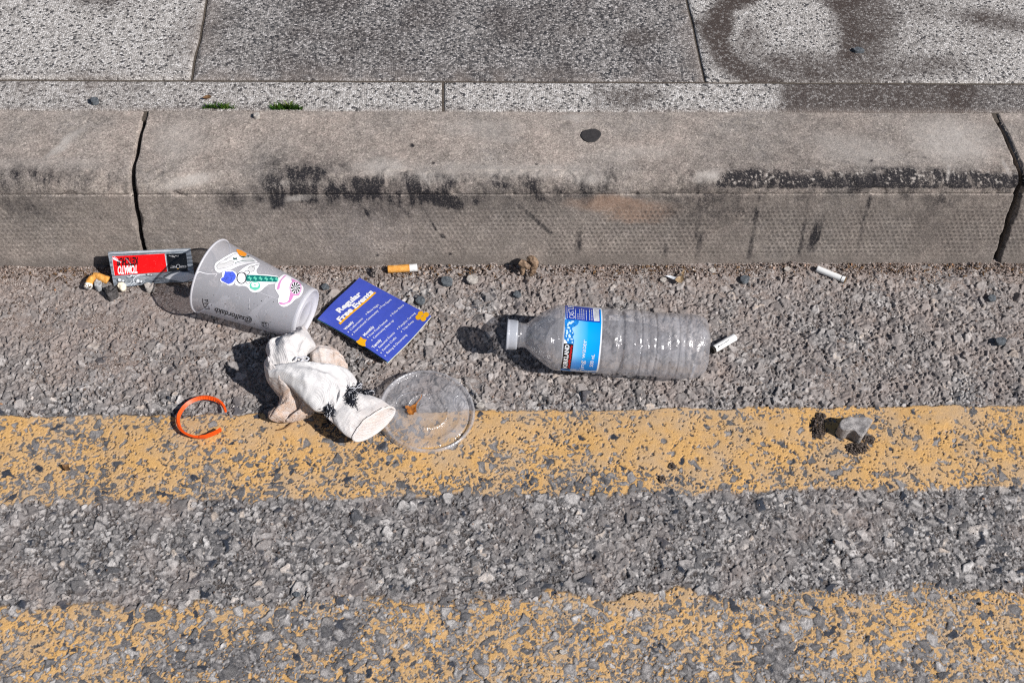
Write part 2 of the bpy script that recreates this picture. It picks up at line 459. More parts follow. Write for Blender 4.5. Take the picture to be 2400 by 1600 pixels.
def kerb_stone(x0, x1, seedoff):
    a0, a1 = max(x0, -.23), min(x1, 1.06)
    xc = np.arange(a0, a1, .0011)
    ext = [x0 + .00001] if x0 < a0 else []
    if x0 < a0: xc = np.concatenate([np.linspace(x0, a0, 40)[:-1], xc])
    if x1 > a1: xc = np.concatenate([xc, np.linspace(a1, x1, 40)[1:]])
    else: xc = np.append(xc, x1)
    nx = len(xc); nr = len(PY)
    X = np.tile(xc, (nr, 1)); Y = np.tile(PY[:, None], (1, nx)); Z = np.tile(PZ[:, None], (1, nx)); K = np.tile(PK[:, None], (1, nx))
    S = np.tile(np.arange(nr)[:, None] * .001, (1, nx))
    U, V = PX(np.stack([X, Y, Z], -1))
    U = np.clip(U, -1500, 4000)
    n1 = fbm(X / .02, S / .02, 4, 500) - .5; n2 = fbm(X / .003, S / .003, 3, 520) - .5; n3 = fbm(X / .07, S / .02, 3, 540) - .5
    wu, wv = 60 * n1, 40 * n1 + 10 * n2
    # relief
    d = .0009 * n1 + .0005 * n2
    face = (K == 3)
    row = np.floor(S / .0052); cx_ = (X + .0026 * (row % 2)) / .0052
    fx = (cx_ - np.floor(cx_) - .5) * .0052; fs = S - (row + .5) * .0052
    rr = np.hypot(fx, fs)
    seen = (.35 + .65 * sst(.42, .55, fbm(X / .05, S / .05, 3, 610))) * sst(610, 590, V) * sst(470, 500, V)
    dots = np.where(face, sst(.0018, .0006, rr), 0) * seen
    d = d + .00055 * dots
    # arris chips
    chip = sst(.60, .74, fbm(X / .018, S / .018, 3, 640)) * ((K == 1) | (K == 2))
    d = d - .0016 * chip
    # ends: rounded and chipped off at the joints
    for xe, sg in ((x0, 1), (x1, -1)):
        de = np.abs(X - xe)
        br = .0015 + .004 * sst(.5, .8, fbm(S / .018, S * 0 + xe * 7, 3, 660 + int(abs(xe) * 100)))
        d = d - .005 * sst(br, 0, de) ** 2
        wob = .0040 * (fbm(S / .03, S * 0 + xe * 9, 3, 680) - .5)
        X = X + wob * sst(.02, 0, de)
    P = np.stack([X, Y + NYP[:, None] * d, Z + NZP[:, None] * d], -1)
    # stains where the photo has them
    ub, vb = U + wu, V + wv
    sc_ = np.zeros_like(U)
    def put(f, k=1.):
        nonlocal sc_
        sc_ = np.maximum(sc_, f * k)
    put(blob(ub, vb, 700, 425, 105, 42, .55), .95)
    put(blob(ub, vb, 640, 455, 50, 28, .6), .8)
    put(blob(ub, vb, 770, 395, 80, 22, .7), .5)
    put(blob(ub, vb, 930, 445, 130, 22, .7), .95)
    put(blob(ub, vb, 1010, 470, 130, 20, .6), .95)
    put(blob(ub, vb, 900, 490, 90, 25, .8), .55)
    put(blob(ub, vb, 1230, 440, 90, 16, .7), .8)
    put(blob(ub, vb, 1260, 460, 50, 18, .8), .7)
    put(blob(ub, vb, 1400, 405, 60, 16, .8), .55)
    put(blob(ub, vb, 550, 470, 40, 25, .8), .55)
    band = sst(590, 700, ub + 40 * n3) * (.55 + .45 * sst(1250, 1000, ub)) * sst(398, 425, V + 34 * n1 + 26 * n3) * sst(500, 440, V + 60 * n1 + 16 * n3)
    put(band * (.45 + .9 * sst(.40, .62, fbm(X / .045, S / .03, 4, 705))), .85)
    put(sst(430, 0, ub) * sst(395, 425, V + 40 * n1) * sst(470, 435, V + 50 * n1), .55)
    put(blob(ub, vb, 65, 425, 110, 30, .8), .75)
    put(blob(ub, vb, 60, 465, 60, 40, .8), .6)
    put(blob(ub, vb, 200, 420, 120, 18, .9), .4)
    put(sst(1650, 1730, ub) * sst(385, 418, V + 12 * n3 * 2) * sst(445, 435, V), 1.3)
    put(sst(1500, 1680, ub) * sst(395, 430, V) * sst(448, 434, V), .6)
    put(blob(ub, vb, 1680, 480, 130, 60, .9), .35)
    put(blob(ub, vb, 2200, 480, 55, 55, .9), .45)
    put(blob(ub, vb, 1900, 480, 350, 110, .8), .18)
    put(blob(ub, vb, 2250, 560, 180, 40, .9), .3)
    nstreak = fbm(U / 9., V / 90., 3, 720)
    for ut, ub_, v0, v1, wd, k in ((1642, 1632, 455, 560, 7, .6), (1645, 1634, 540, 602, 7, .65), (1783, 1755, 440, 608, 6, .75), (1895, 1873, 460, 600, 5, .65), (1924, 1900, 505, 590, 13, .8),
                                   (2042, 2006, 450, 598, 6, .65), (2205, 2205, 440, 520, 14, .6), (1358, 1353, 535, 596, 8, .7), (1333, 1337, 440, 478, 8, .5), (1563, 1558, 560, 600, 6, .5), (1820, 1808, 470, 540, 6, .4)):
        tt = np.clip((V - v0) / (v1 - v0), 0, 1)
        uc = ut + (ub_ - ut) * tt
        put(sst(wd * 1.3, wd * .5, np.abs(U - uc + 6 * n2)) * sst(v0 - 14, v0 + 14, V) * sst(v1 + 8, v1 - 10, V), k)
    for (ua, va, u2, v2, wd, k) in ((998, 495, 1022, 538, 2.5, .95), (848, 480, 868, 512, 4, .9), (880, 470, 905, 500, 4, .8), (1180, 450, 1290, 545, 5, .55), (1290, 430, 1310, 470, 6, .5), (935, 480, 962, 508, 5, .9)):
        t_ = np.clip(((U - ua) * (u2 - ua) + (V - va) * (v2 - va)) / ((u2 - ua) ** 2 + (v2 - va) ** 2), 0, 1)
        put(sst(wd * 1.5, wd * .5, np.hypot(U - ua - t_ * (u2 - ua), V - va - t_ * (v2 - va)) + 2 * n2), k)
    put(blob(U, V, 1037, 553, 8, 4, .3, 40), 1.)
    put(blob(U, V, 965, 341, 6, 5, .3), .95)
    for (a_, b_) in ((1015, 382), (1222, 323), (1258, 385), (2042, 377), (2168, 370), (1857, 382), (1055, 595), (885, 598)):
        put(blob(U, V, a_, b_, 4, 3, .4), .9)
    sc_ = sc_ * (.50 + .75 * sst(.32, .62, fbm(X / .009, S / .016, 4, 700))) * (.72 + .36 * sst(.3, .6, fbm(X / .0022, S / .012, 3, 703))) * (1 - .5 * chip)
    soft_ = np.maximum.reduce([.62 * blob(ub, vb, 1660, 465, 150, 75, .95), .55 * blob(ub, vb, 1010, 462, 300, 44, .95), .62 * blob(ub, vb, 710, 432, 150, 62, .95), .5 * blob(ub, vb, 1270, 450, 150, 40, .95), .4 * blob(ub, vb, 60, 450, 130, 70, .95), .4 * blob(ub, vb, 2200, 500, 90, 80, .95), .25 * sst(1500, 1700, ub) * sst(440, 460, V) * sst(600, 480, V)])
    sc_ = np.maximum(sc_, soft_ * (.5 + .6 * sst(.3, .65, fbm(X / .006, S / .006, 4, 709))))
    strip = sst(1640, 1760, U + 20 * n1) * sst(380, 424, V + 16 * n1 + 10 * n2) * sst(447, 438, V)
    sc_ = np.clip(np.maximum(sc_, strip * (.55 + .6 * sst(.3, .6, fbm(X / .004, S / .008, 4, 707)))), 0, 1)
    pale = np.zeros_like(U)
    for (a_, b_, rx, ry, an, k) in ((148, 340, 60, 9, -38, .8), (440, 425, 60, 13, -14, .8), (700, 462, 40, 7, -6, .9), (690, 430, 60, 8, 0, .4), (890, 395, 70, 22, 0, .7), (1010, 415, 80, 14, 0, .6), (1000, 420, 3, 18, -25, 1),
                                   (420, 330, 60, 40, 0, .4), (1250, 400, 160, 18, 0, .5), (1380, 418, 40, 12, 0, .7), (1660, 415, 30, 14, -20, 1), (2230, 330, 90, 45, 10, .75), (2010, 350, 90, 30, 10, .5), (1970, 360, 60, 14, 0, .4), (1130, 300, 90, 20, 0, .35),
                                   (1160, 320, 60, 10, 5, .4), (100, 385, 120, 14, 0, .35), (2220, 405, 4, 22, 0, .9), (2360, 395, 4, 18, -20, .9), (1970, 408, 5, 5, 0, .9), (1480, 360, 90, 18, -6, .3), (1350, 275, 40, 8, 0, .5), (1100, 400, 300, 16, 0, .35)):
        pale = np.maximum(pale, k * blob(U + wu * .35, V + wv * .35, a_, b_, rx, ry, .6, an))
    fleck = sst(.66, .76, fbm(X / .0022, S / .0022, 2, 740)) * sst(1600, 1700, U) * sst(385, 405, V) * sst(440, 425, V)
    pale = np.maximum(pale * (.4 + .9 * fbm(X / .006, S / .006, 3, 760)), fleck * .8)
    sc_ = sc_ * (1 - .75 * fleck) * (1 - .6 * pale)
    org_ = .38 * np.maximum(blob(ub, vb, 1450, 480, 110, 18, .6, 4), .9 * blob(ub, vb, 1480, 503, 55, 16, .7)) * (1 - .5 * dots)
    sc_ = np.maximum(sc_, .0)
    low = np.clip((sst(585, 625, V + 18 * n1 + 8 * n3) * .4 + .42 + .5 * n1) * face, 0, 1)
    top_d = .25 * blob(ub, vb, 1900, 320, 180, 60, .8) + .12 * sst(.5, .7, fbm(X / .04, S / .03, 4, 790))
    sc_ = np.clip(sc_ + np.where(K == 0, top_d * .5, 0), 0, 1)
    dt = np.where(U > 1150, 1.4, .5) * dots
    o = grid_mesh('kerb', P, [KERB], dict(scuff=sc_, pale=np.clip(pale, 0, 1), orange=org_, low=low, dots=dt))
    # end walls closing the stone at its joints
    bm = bmesh.new(); bm.from_mesh(o.data); bm.verts.ensure_lookup_table()
    ends = [(c_, [bm.verts[r * nx + c_] for r in range(nr)]) for c_ in (0, nx - 1)]
    for col, vs in ends:
        ring = vs + [bm.verts.new((P[0, col, 0], 0.0, -.02))]
        if col == 0: ring = ring[::-1]
        try:
            bm.faces.new(ring)
        except Exception: pass
    bm.to_mesh(o.data); bm.free()
    return tag(o, kind='structure')


kerb_stone(-1.6, -.0022, 0)
kerb_stone(.0016, LK - .0028, 1)
kerb_stone(LK + .0030, 2.2, 2)

# ================================================================== PAVEMENT: bed, edging strip, slabs
mb = MB()
mb.add([(-40, -.115, -.03), (40, -.115, -.03), (40, -.01, -.03), (-40, -.01, -.03)], [(0, 1, 2, 3)])
mb.add([(-40, -.012, H - .0022), (40, -.012, H - .0022), (40, 40, H - .0022), (-40, 40, H - .0022)], [(0, 1, 2, 3)])
mb.add([(-40, -.012, H - .0022), (40, -.012, H - .0022), (40, -.012, -.03), (-40, -.012, -.03)], [(0, 1, 2, 3)])
tag(mb.build('pavement_bed', [DARKGAP]), kind='structure')

YS0 = .0018
YS1 = float(G(1200, 191, H)[1]); YS2 = YS1 + .0018


def slab(name, x0, x1, y0, y1, step, zoff, stainf):
    xc = np.linspace(x0, x1, max(3, int((x1 - x0) / step))); yc = np.linspace(y0, y1, max(3, int((y1 - y0) / step)))
    xc = np.concatenate([[x0, x0 + .0006, x0 + .0016], xc[1:-1], [x1 - .0016, x1 - .0006, x1]])
    yc = np.concatenate([[y0, y0 + .0006, y0 + .0016], yc[1:-1], [y1 - .0016, y1 - .0006, y1]])
    X, Y = np.meshgrid(xc, yc)
    de = np.minimum(np.minimum(X - x0, x1 - X), np.minimum(Y - y0, y1 - Y))
    Z = H + zoff - .0016 * sst(.0016, 0, de) - .006 * (de < 1e-5) + .0006 * (fbm(X / .03, Y / .03, 3, 800) - .5)
    wob = .0022 * (fbm(X / .03, Y / .03, 2, 810) - .5) * sst(.006, 0, de)
    X2, Y2 = X + wob, Y + wob * .6
    U, V = PX(np.stack([X2, Y2, Z], -1)); U = np.clip(U, -1500, 4000); V = np.clip(V, -3000, 800)
    st, dk, du = stainf(X, Y, U, V, de)
    o = grid_mesh(name, np.stack([X2, Y2, Z], -1), [CHIP], dict(stain=np.clip(st, 0, 1), dark=np.clip(dk, 0, 1), dusty=np.clip(du, 0, 1)))
    return tag(o, kind='structure')


def st_left(X, Y, U, V, de):
    n = fbm(X / .05, Y / .05, 4, 820)
    st = .25 * sst(.5, .75, n) + .6 * blob(U, V, 230, -5, 70, 22, .8)
    return st, .05 + 0 * X, .5 * sst(.02, 0, de) * n


def st_mid(X, Y, U, V, de):
    n = fbm(X / .04, Y / .04, 4, 830)
    st = .35 * sst(.45, .75, n) + .55 * blob(U, V, 1500, 85, 50, 18, .9) + .4 * blob(U, V, 1350, 70, 40, 16, .9)
    return st, .80 + .25 * (n - .5) * 2 - .2 * sst(760, 440, U), .5 * sst(.035, 0, de) * sst(.35, .6, fbm(X / .02, Y / .02, 3, 840)) + .25 * sst(900, 450, U) * sst(60, 190, V) * n


def st_right(X, Y, U, V, de):
    n = fbm(X / .03, Y / .03, 4, 850) - .5
    u, v = U + 60 * n, V + 40 * n
    disc = np.hypot((u - 1835) / 150, (v - 75) / 105)
    ring = sst(.78, .95, disc) * sst(1.45, 1.15, disc)
    st = 1.0 * ring * (.55 + .45 * sst(1900, 1750, U) + .45 * sst(1900, 2000, U))
    st = np.maximum(st, .85 * blob(u, v, 2030, 60, 75, 110, .6))
    st = np.maximum(st, .8 * blob(u, v, 1960, 160, 190, 45, .6))
    st = np.maximum(st, .65 * blob(u, v, 2180, 150, 90, 28, .7))
    st = np.maximum(st, .75 * blob(u, v, 2330, 50, 120, 22, .7, 10))
    st = np.maximum(st, .5 * blob(u, v, 1760, 120, 40, 60, .7))
    st = np.maximum(st, .4 * blob(u, v, 2150, 20, 60, 30, .8))
    return 1.0 * st + .2 * sst(.05, .2, n), .12 + .25 * sst(1680, 1760, U) * 0 + 0 * X, 0 * X


def st_strip(X, Y, U, V, de):
    n = fbm(X / .03, Y / .03, 4, 860) - .5
    u, v = U + 50 * n, V + 20 * n
    st = .9 * sst(1800, 1860, u) * sst(2330, 2230, u) + .5 * sst(2200, 2300, U)
    st = np.maximum(st, .7 * blob(u, v, 1480, 228, 70, 26, .6)) 
    st = np.maximum(st, .55 * sst(9, 3, np.abs(U - 1398 + 8 * n)))
    du = .45 * sst(.5, .2, (n + .5)) * sst(700, 200, U) + .55 * sst(.012, 0, Y - YS0) * sst(.3, .6, n + .5) + .3 * sst(900, 500, U) * .5
    dk = .10 + .4 * sst(2200, 2330, U)
    return st, dk, du


slab('edging_strip', -1.5, .3395 - .028, YS0, YS1, .004, -.0012, st_strip)
slab('edging_strip', .3400 - .0268, 2.2, YS0, YS1, .004, -.0010, st_strip)
XJ1, XJ2 = .0403, .6018
slab('paving_slab', XJ1 - .62, XJ1 - .0004, YS2, YS2 + .60, .006, .0008, st_left)
slab('paving_slab', XJ1 + .0014, XJ2 - .0006, YS2, YS2 + .60, .006, -.0004, st_mid)
slab('paving_slab', XJ2 + .0008, XJ2 + .62, YS2, YS2 + .60, .006, .0, st_right)
slab('paving_slab', XJ1 - 3.2, XJ1 - .623, YS2, YS2 + .60, .03, .0, st_left)
slab('paving_slab', XJ2 + .623, XJ2 + 3.2, YS2, YS2 + .60, .03, .0, st_mid)
slab('paving_slab', XJ1 - 3.2, XJ2 + 3.2, YS2 + .604, YS2 + 4.0, .04, .0, st_left)


# ================================================================== OBJECT TOOLS
def crom(pts, n):
    """smooth curve through the points, n samples"""
    p = np.asarray(pts, float); d = np.r_[0, np.cumsum(np.maximum(np.linalg.norm(np.diff(p, axis=0), axis=1), 1e-9))]
    m = np.gradient(p, d, axis=0)
    t = np.linspace(0, d[-1], n); i = np.clip(np.searchsorted(d, t, 'right') - 1, 0, len(p) - 2)
    h = (d[i + 1] - d[i])[:, None]; s = ((t - d[i]) / h[:, 0])[:, None]
    return (p[i] * (2 * s ** 3 - 3 * s ** 2 + 1) + m[i] * h * (s ** 3 - 2 * s ** 2 + s) + p[i + 1] * (-2 * s ** 3 + 3 * s ** 2) + m[i + 1] * h * (s ** 3 - s ** 2))


def Z3(z, off, sc_):
    """points read from an enlarged crop -> photo pixels"""
    return np.asarray(z, float) / sc_ + np.asarray(off, float)


def tess(poly, step=4.0):
    """2-D polygon -> small triangles, so that it can follow a curved surface"""
    bm = bmesh.new()
    vs = [bm.verts.new((float(a), float(b), 0)) for a, b in poly]
    f = bm.faces.new(vs); bmesh.ops.triangulate(bm, faces=[f])
    cut(bm, step)
    V = np.array([(v.co.x, v.co.y) for v in bm.verts]); bm.verts.index_update()
    Fs = [[v.index for v in f.verts] for f in bm.faces]; bm.free()
    return V, Fs


def cut(bm, step):
    for ax in (0, 1):
        c = [v.co[ax] for v in bm.verts]
        if not c: return
        x = math.floor(min(c) / step) * step + step
        no = (1, 0, 0) if ax == 0 else (0, 1, 0)
        while x < max(c):
            bmesh.ops.bisect_plane(bm, geom=bm.verts[:] + bm.edges[:] + bm.faces[:], plane_co=(x, 0, 0) if ax == 0 else (0, x, 0), plane_no=no, dist=1e-5)
            x += step


_tc = {}
def text2d(s, bold=0.0, space=1.0):
    k = (s, bold, space)
    if k in _tc: return _tc[k]
    c = bpy.data.curves.new('t', 'FONT'); c.body = s; c.size = 1; c.offset = bold; c.space_character = space; c.resolution_u = 3; c.fill_mode = 'FRONT'
    o = bpy.data.objects.new('t', c); COL.objects.link(o)
    dg = bpy.context.evaluated_depsgraph_get(); me = o.evaluated_get(dg).to_mesh()
    V = np.array([tuple(v.co)[:2] for v in me.vertices]); Fs = [list(p.vertices) for p in me.polygons]
    o.evaluated_get(dg).to_mesh_clear(); bpy.data.objects.remove(o); bpy.data.curves.remove(c)
    V[:, 0] -= V[:, 0].min(); wd = V[:, 0].max()
    _tc[k] = (V, Fs, wd); return _tc[k]


CAPH = .70
def put_text(mb, s, p0, p1, upv, hit, lay, mi, bold=0.0, space=1.0, flip=False):
    """baseline from pixel p0 to pixel p1, capitals reach along the pixel vector upv"""
    V, Fs, wd = text2d(s, bold, space)
    p0 = np.asarray(p0, float); p1 = np.asarray(p1, float); upv = np.asarray(upv, float)
    uv = p0 + (p1 - p0) * (V[:, :1] / wd) + upv * (V[:, 1:] / CAPH)
    mb.add(hit(uv, lay), Fs, mi)


def put_poly(mb, poly, hit, lay, mi, step=5.0):
    V, Fs = tess(poly, step); mb.add(hit(V, lay), Fs, mi)


def smooth_poly(pts, n=60):
    p = np.asarray(list(pts) + [pts[0]], float)
    q = np.vstack([p[-2], p, p[1]]); c = crom(q, n + 20)
    d = np.linalg.norm(c - p[0], axis=1)
    d2 = np.r_[0, np.cumsum(np.linalg.norm(np.diff(q, axis=0), axis=1))]
    t = np.linspace(0, d2[-1], n + 20); c = c[(t >= d2[1]) & (t < d2[-2])]
    return c


def stroke(pts, wd):
    """polyline of pixel width wd -> outline polygons, one quad a segment"""
    p = np.asarray(pts, float); out = []
    wd = np.broadcast_to(np.asarray(wd, float), (len(p),))
    tg = np.gradient(p, axis=0); nn = np.stack([-tg[:, 1], tg[:, 0]], 1); nn /= np.maximum(np.linalg.norm(nn, axis=1), 1e-9)[:, None]
    a = p + nn * wd[:, None] / 2; b = p - nn * wd[:, None] / 2
    return np.vstack([a, b]), [(i, i + 1, len(p) + i + 1, len(p) + i) for i in range(len(p) - 1)]


def put_stroke(mb, pts, wd, hit, lay, mi):
    V, Fs = stroke(pts, wd); mb.add(hit(V, lay), Fs, mi)


def tube(mb, pts, r, n=6, mi=0, caps=True, **at):
    p = np.asarray(pts, float); r = np.broadcast_to(np.asarray(r, float), (len(p),))
    tg = np.gradient(p, axis=0); tg /= np.maximum(np.linalg.norm(tg, axis=1), 1e-12)[:, None]
    ref = np.array([0, 0, 1.]) if abs(tg[:, 2]).mean() < .8 else np.array([1., 0, 0])
    s = np.cross(tg, ref); s /= np.maximum(np.linalg.norm(s, axis=1), 1e-12)[:, None]; t2 = np.cross(s, tg)
    a = np.linspace(0, 2 * np.pi, n, endpoint=False)
    V = (p[:, None] + (s[:, None] * np.cos(a)[None, :, None] + t2[:, None] * np.sin(a)[None, :, None]) * r[:, None, None]).reshape(-1, 3)
    Fs = [(i * n + j, i * n + (j + 1) % n, (i + 1) * n + (j + 1) % n, (i + 1) * n + j) for i in range(len(p) - 1) for j in range(n)]
    if caps: Fs += [tuple(range(n))[::-1], tuple((len(p) - 1) * n + j for j in range(n))]
    return mb.add(V, Fs, mi, **at)


_bm = bmesh.new(); bmesh.ops.create_icosphere(_bm, subdivisions=1, radius=1); _bm.verts.index_update()
ICO_V = np.array([tuple(v.co) for v in _bm.verts]); ICO_F = [[v.index for v in f.verts] for f in _bm.faces]; _bm.free()
_bm = bmesh.new(); bmesh.ops.create_icosphere(_bm, subdivisions=4, radius=1); _bm.verts.index_update()
ICO4_V = np.array([tuple(v.co) for v in _bm.verts]); ICO4_F = [[v.index for v in f.verts] for f in _bm.faces]; _bm.free()


def rand_rot():
    q = rng.normal(size=4); q /= np.linalg.norm(q); a, b, c, d = q
    return np.array([[1 - 2 * (c * c + d * d), 2 * (b * c - a * d), 2 * (b * d + a * c)], [2 * (b * c + a * d), 1 - 2 * (b * b + d * d), 2 * (c * d - a * b)], [2 * (b * d - a * c), 2 * (c * d + a * b), 1 - 2 * (b * b + c * c)]])


def grains(mb, C, R, mi=0, flat=.75, **at):
    C = np.asarray(C, float); n = len(C); R = np.broadcast_to(np.asarray(R, float), (n,))
    nv = len(ICO_V)
    sc_ = rng.uniform(.6, 1.25, (n, 1, 3)); jit = 1 + rng.uniform(-.36, .36, (n, nv, 1))
    V = ICO_V[None] * sc_ * jit
    Q = np.stack([rand_rot() for _ in range(n)])
    V = np.einsum('nij,nvj->nvi', Q, V); V[:, :, 2] *= flat
    V = V * R[:, None, None] + C[:, None]
    Fs = (np.array(ICO_F)[None] + (np.arange(n) * nv)[:, None, None]).reshape(-1, 3)
    mb.add(V.reshape(-1, 3), Fs, mi, **{k: np.repeat(np.broadcast_to(np.asarray(v, float), (n,)), nv) for k, v in at.items()})


def rock(name, uv, mat, hgt, label, cat, base=None, group=None, rough=.12, topk=.62, parent=None, tilt=(0, 0), freq=3., soft=False):
    """a stone whose outline on the ground follows the pixels uv; z from base up by hgt"""
    uv = np.asarray(uv, float)
    c = uv.mean(0)
    gz = base
    if gz is None:
        p0 = G(c[0], c[1], 0.); gz = zr(p0[0], p0[1], .004) - .001
    P = G(uv[:, 0], uv[:, 1], gz + hgt * .45)
    cc = P.mean(0)
    n = 40
    loop = crom(np.vstack([P, P[:1]]), n + 1)[:-1]
    ang = np.arctan2(loop[:, 1] - cc[1], loop[:, 0] - cc[0]); rad = np.hypot(loop[:, 0] - cc[0], loop[:, 1] - cc[1])
    o_ = np.argsort(ang); ang, rad = ang[o_], rad[o_]
    V = ICO4_V.copy()
    s = random.random() * 100
    a = np.arctan2(V[:, 1], V[:, 0]); R = np.interp(a, np.r_[ang - 2 * np.pi, ang, ang + 2 * np.pi], np.r_[rad, rad, rad])
    k = np.hypot(V[:, 0], V[:, 1])
    # blocky: push the sphere out to a flat-topped lump with broken facets
    kk = np.minimum(1, k / .80); zz = np.sign(V[:, 2]) * np.minimum(1, np.abs(V[:, 2]) / .62)
    if soft: kk, zz = k, V[:, 2]
    nz = (fbm(V[:, 0] * freq + s, V[:, 1] * freq + V[:, 2] * 1.7 * freq, 3, 900) - .5)
    f1 = worley(V[:, 0] * 1.6 + s, V[:, 1] * 1.6 + V[:, 2], 930)[0]
    rr = R * kk * (1 + rough * .6 * nz)
    X = cc[0] + np.cos(a) * rr; Y = cc[1] + np.sin(a) * rr
    Zs = gz + hgt * (.5 + .5 * zz * (1 - .30 * f1)) + hgt * rough * 2.0 * nz + tilt[0] * (X - cc[0]) + tilt[1] * (Y - cc[1])
    mb = MB(); mb.add(np.stack([X, Y, Zs], 1), ICO4_F)
    o = mb.build(name, [mat], parent)
    if parent is None:
        c0 = Vector((float(cc[0]), float(cc[1]), gz)); o.location = c0; o.data.transform(Matrix.Translation(-c0))
        tag(o, label, cat, group)
    return o


def stone_mat(name, a, b, c, scale=900):
    t = NT(name); n = t.noise(scale, 4, .7); m = t.noise(scale * .22, 3)
    col = t.ramp(t.M('ADD', t.M('MULTIPLY', n, .6), t.M('MULTIPLY', m, .4)), [(.36, a), (.5, b), (.64, c)])
    return t.done(t.bsdf(col, .8, t.bump(n, .7, .0008), Specular_IOR_Level=.3))


GREYST = stone_mat('grey_granite', (.13, .12, .118), (.28, .265, .26), (.46, .44, .43))
NAVYST = stone_mat('slate_pebble', (.045, .052, .06), (.085, .097, .11), (.17, .19, .205))
PALEST = stone_mat('pale_pebble', (.26, .24, .22), (.40, .37, .34), (.55, .52, .48))
SOIL = stone_mat('dark_soil', (.03, .022, .018), (.085, .066, .056), (.20, .165, .145), 1400)
CHARC = stone_mat('charred_lump', (.022, .02, .02), (.06, .056, .056), (.15, .14, .14), 700)
WHITE = plain('white_print', (.82, .82, .83), .45, .03)


# ------------------------------------------------------------------ flat sheets given by four photo corners
def quad_inv(Q):
    """pixels -> (s, t) of the quad Q = [00, 10, 11, 01] by homography"""
    Q = np.asarray(Q, float); A = []; b = []
    for (s, t), (u, v) in zip(((0, 0), (1, 0), (1, 1), (0, 1)), Q):
        A += [[u, v, 1, 0, 0, 0, -s * u, -s * v], [0, 0, 0, u, v, 1, -t * u, -t * v]]; b += [s, t]
    h = np.linalg.solve(np.array(A), np.array(b)); Hm = np.append(h, 1).reshape(3, 3)
    def f(uv):
        uv = np.asarray(uv, float); p = np.c_[uv, np.ones(len(uv))] @ Hm.T
        return p[:, :2] / p[:, 2:]
    return f


class Sheet:
    """a sheet hung between four pixel corners at their own heights, with its own waviness"""
    def __init__(s, Q, z, wave=None):
        s.Q = np.asarray(Q, float); s.inv = quad_inv(Q)
        s.C = np.stack([G(q[0], q[1], zz) for q, zz in zip(s.Q, z)]); s.wave = wave
        e1 = s.C[1] - s.C[0]; e2 = s.C[3] - s.C[0]; n = np.cross(e1, e2); s.n = n / np.linalg.norm(n)
        if s.n @ (CAM - s.C[0]) < 0: s.n = -s.n
    def S(s, st, lay=0.):
        a, b = st[:, :1], st[:, 1:]
        P = s.C[0] * (1 - a) * (1 - b) + s.C[1] * a * (1 - b) + s.C[2] * a * b + s.C[3] * (1 - a) * b
        if s.wave is not None: P = P + s.n * s.wave(st[:, 0], st[:, 1])[:, None]
        return P + s.n * lay
    def hit(s, uv, lay=0.): return s.S(s.inv(uv), lay)
    def mesh(s, mb, mi, lay=0., n=(40, 30), thick=.0003):
        a, b = np.meshgrid(np.linspace(0, 1, n[0]), np.linspace(0, 1, n[1]))
        st = np.stack([a.ravel(), b.ravel()], 1); N = n[0]
        F1 = [(j * N + i, j * N + i + 1, (j + 1) * N + i + 1, (j + 1) * N + i) for j in range(n[1] - 1) for i in range(N - 1)]
        mb.add(s.S(st, lay), F1, mi)
        mb.add(s.S(st, lay - thick), [f[::-1] for f in F1], mi)


# ================================================================== FLYER
def paper_mat(name, col, rough=.42, var=.05):
    t = NT(name); n = t.noise(180, 4, .6)
    c = t.mix(t.mapr(n, .35, .65), [x * (1 - var) for x in col], [x * (1 + var) for x in col])
    c = t.mix(t.mapr(t.noise(1400, 2), .69, .74, 0, .35), c, (.5, .48, .5))
    c = t.mix(t.mapr(t.noise(95, 4, .7), .60, .74, 0, .16), c, (.42, .38, .36))
    return t.done(t.bsdf(c, rough, t.bump(t.noise(60, 3), .25, .001), Specular_IOR_Level=.35))


BLUE = paper_mat('blue_paper', (.055, .088, .47)); GOLD = plain('gold_print', (.80, .40, .010), .4, .06)
TEAL = plain('teal_paper', (.05, .36, .42), .5); CREAM = plain('cream_paper', (.74, .70, .60), .5)
Qf = [(744.6, 747), (842, 648.7), (1011, 744.4), (909.7, 849.7)]
fz = float(zr(*G(880, 750, 0)[:2], .03))
flyer = empty('flyer', G(880, 750, fz), 'square royal blue folded flyer listing regular free events, lying on the road', 'flyer')
wv = lambda s, t: .0022 * np.sin(t * 3.1) * (1 - s) + .0012 * np.sin(s * 5 + t * 2) + .0016 * s * t
sh = Sheet(Qf, [fz + .004, fz + .0035, fz + .011, fz + .0075], wv)
fo = (700, 620); fk = 2132 / 340.
fp = lambda *p: Z3(p, fo, fk)
mb = MB(); sh.mesh(mb, 0)
cv = (-24, -15); cvp = np.array(cv) / fk
def ftext(s, a, b, capv=cv, bold=.004): put_text(mb, s, fp(*a), fp(*b), np.array(capv) / fk, sh.hit, .00022, 1, bold)
put_poly(mb, [fp(583, 882), fp(1108, 394), fp(1135, 407), fp(612, 905)], sh.hit, .00016, 2)
ftext('Regular', (600, 732), (925, 432), (-62, -44), .045)
ftext('Free Events', (610, 868), (1098, 402), (-62, -46), .045)
for s, a, b in (('Weekly', (688, 992), (806, 872)), ('Monthly', (968, 1082), (1108, 934)), ('Termly', (1100, 1256), (1216, 1128))):
    ftext(s, a, b, (-34, -22), .03)
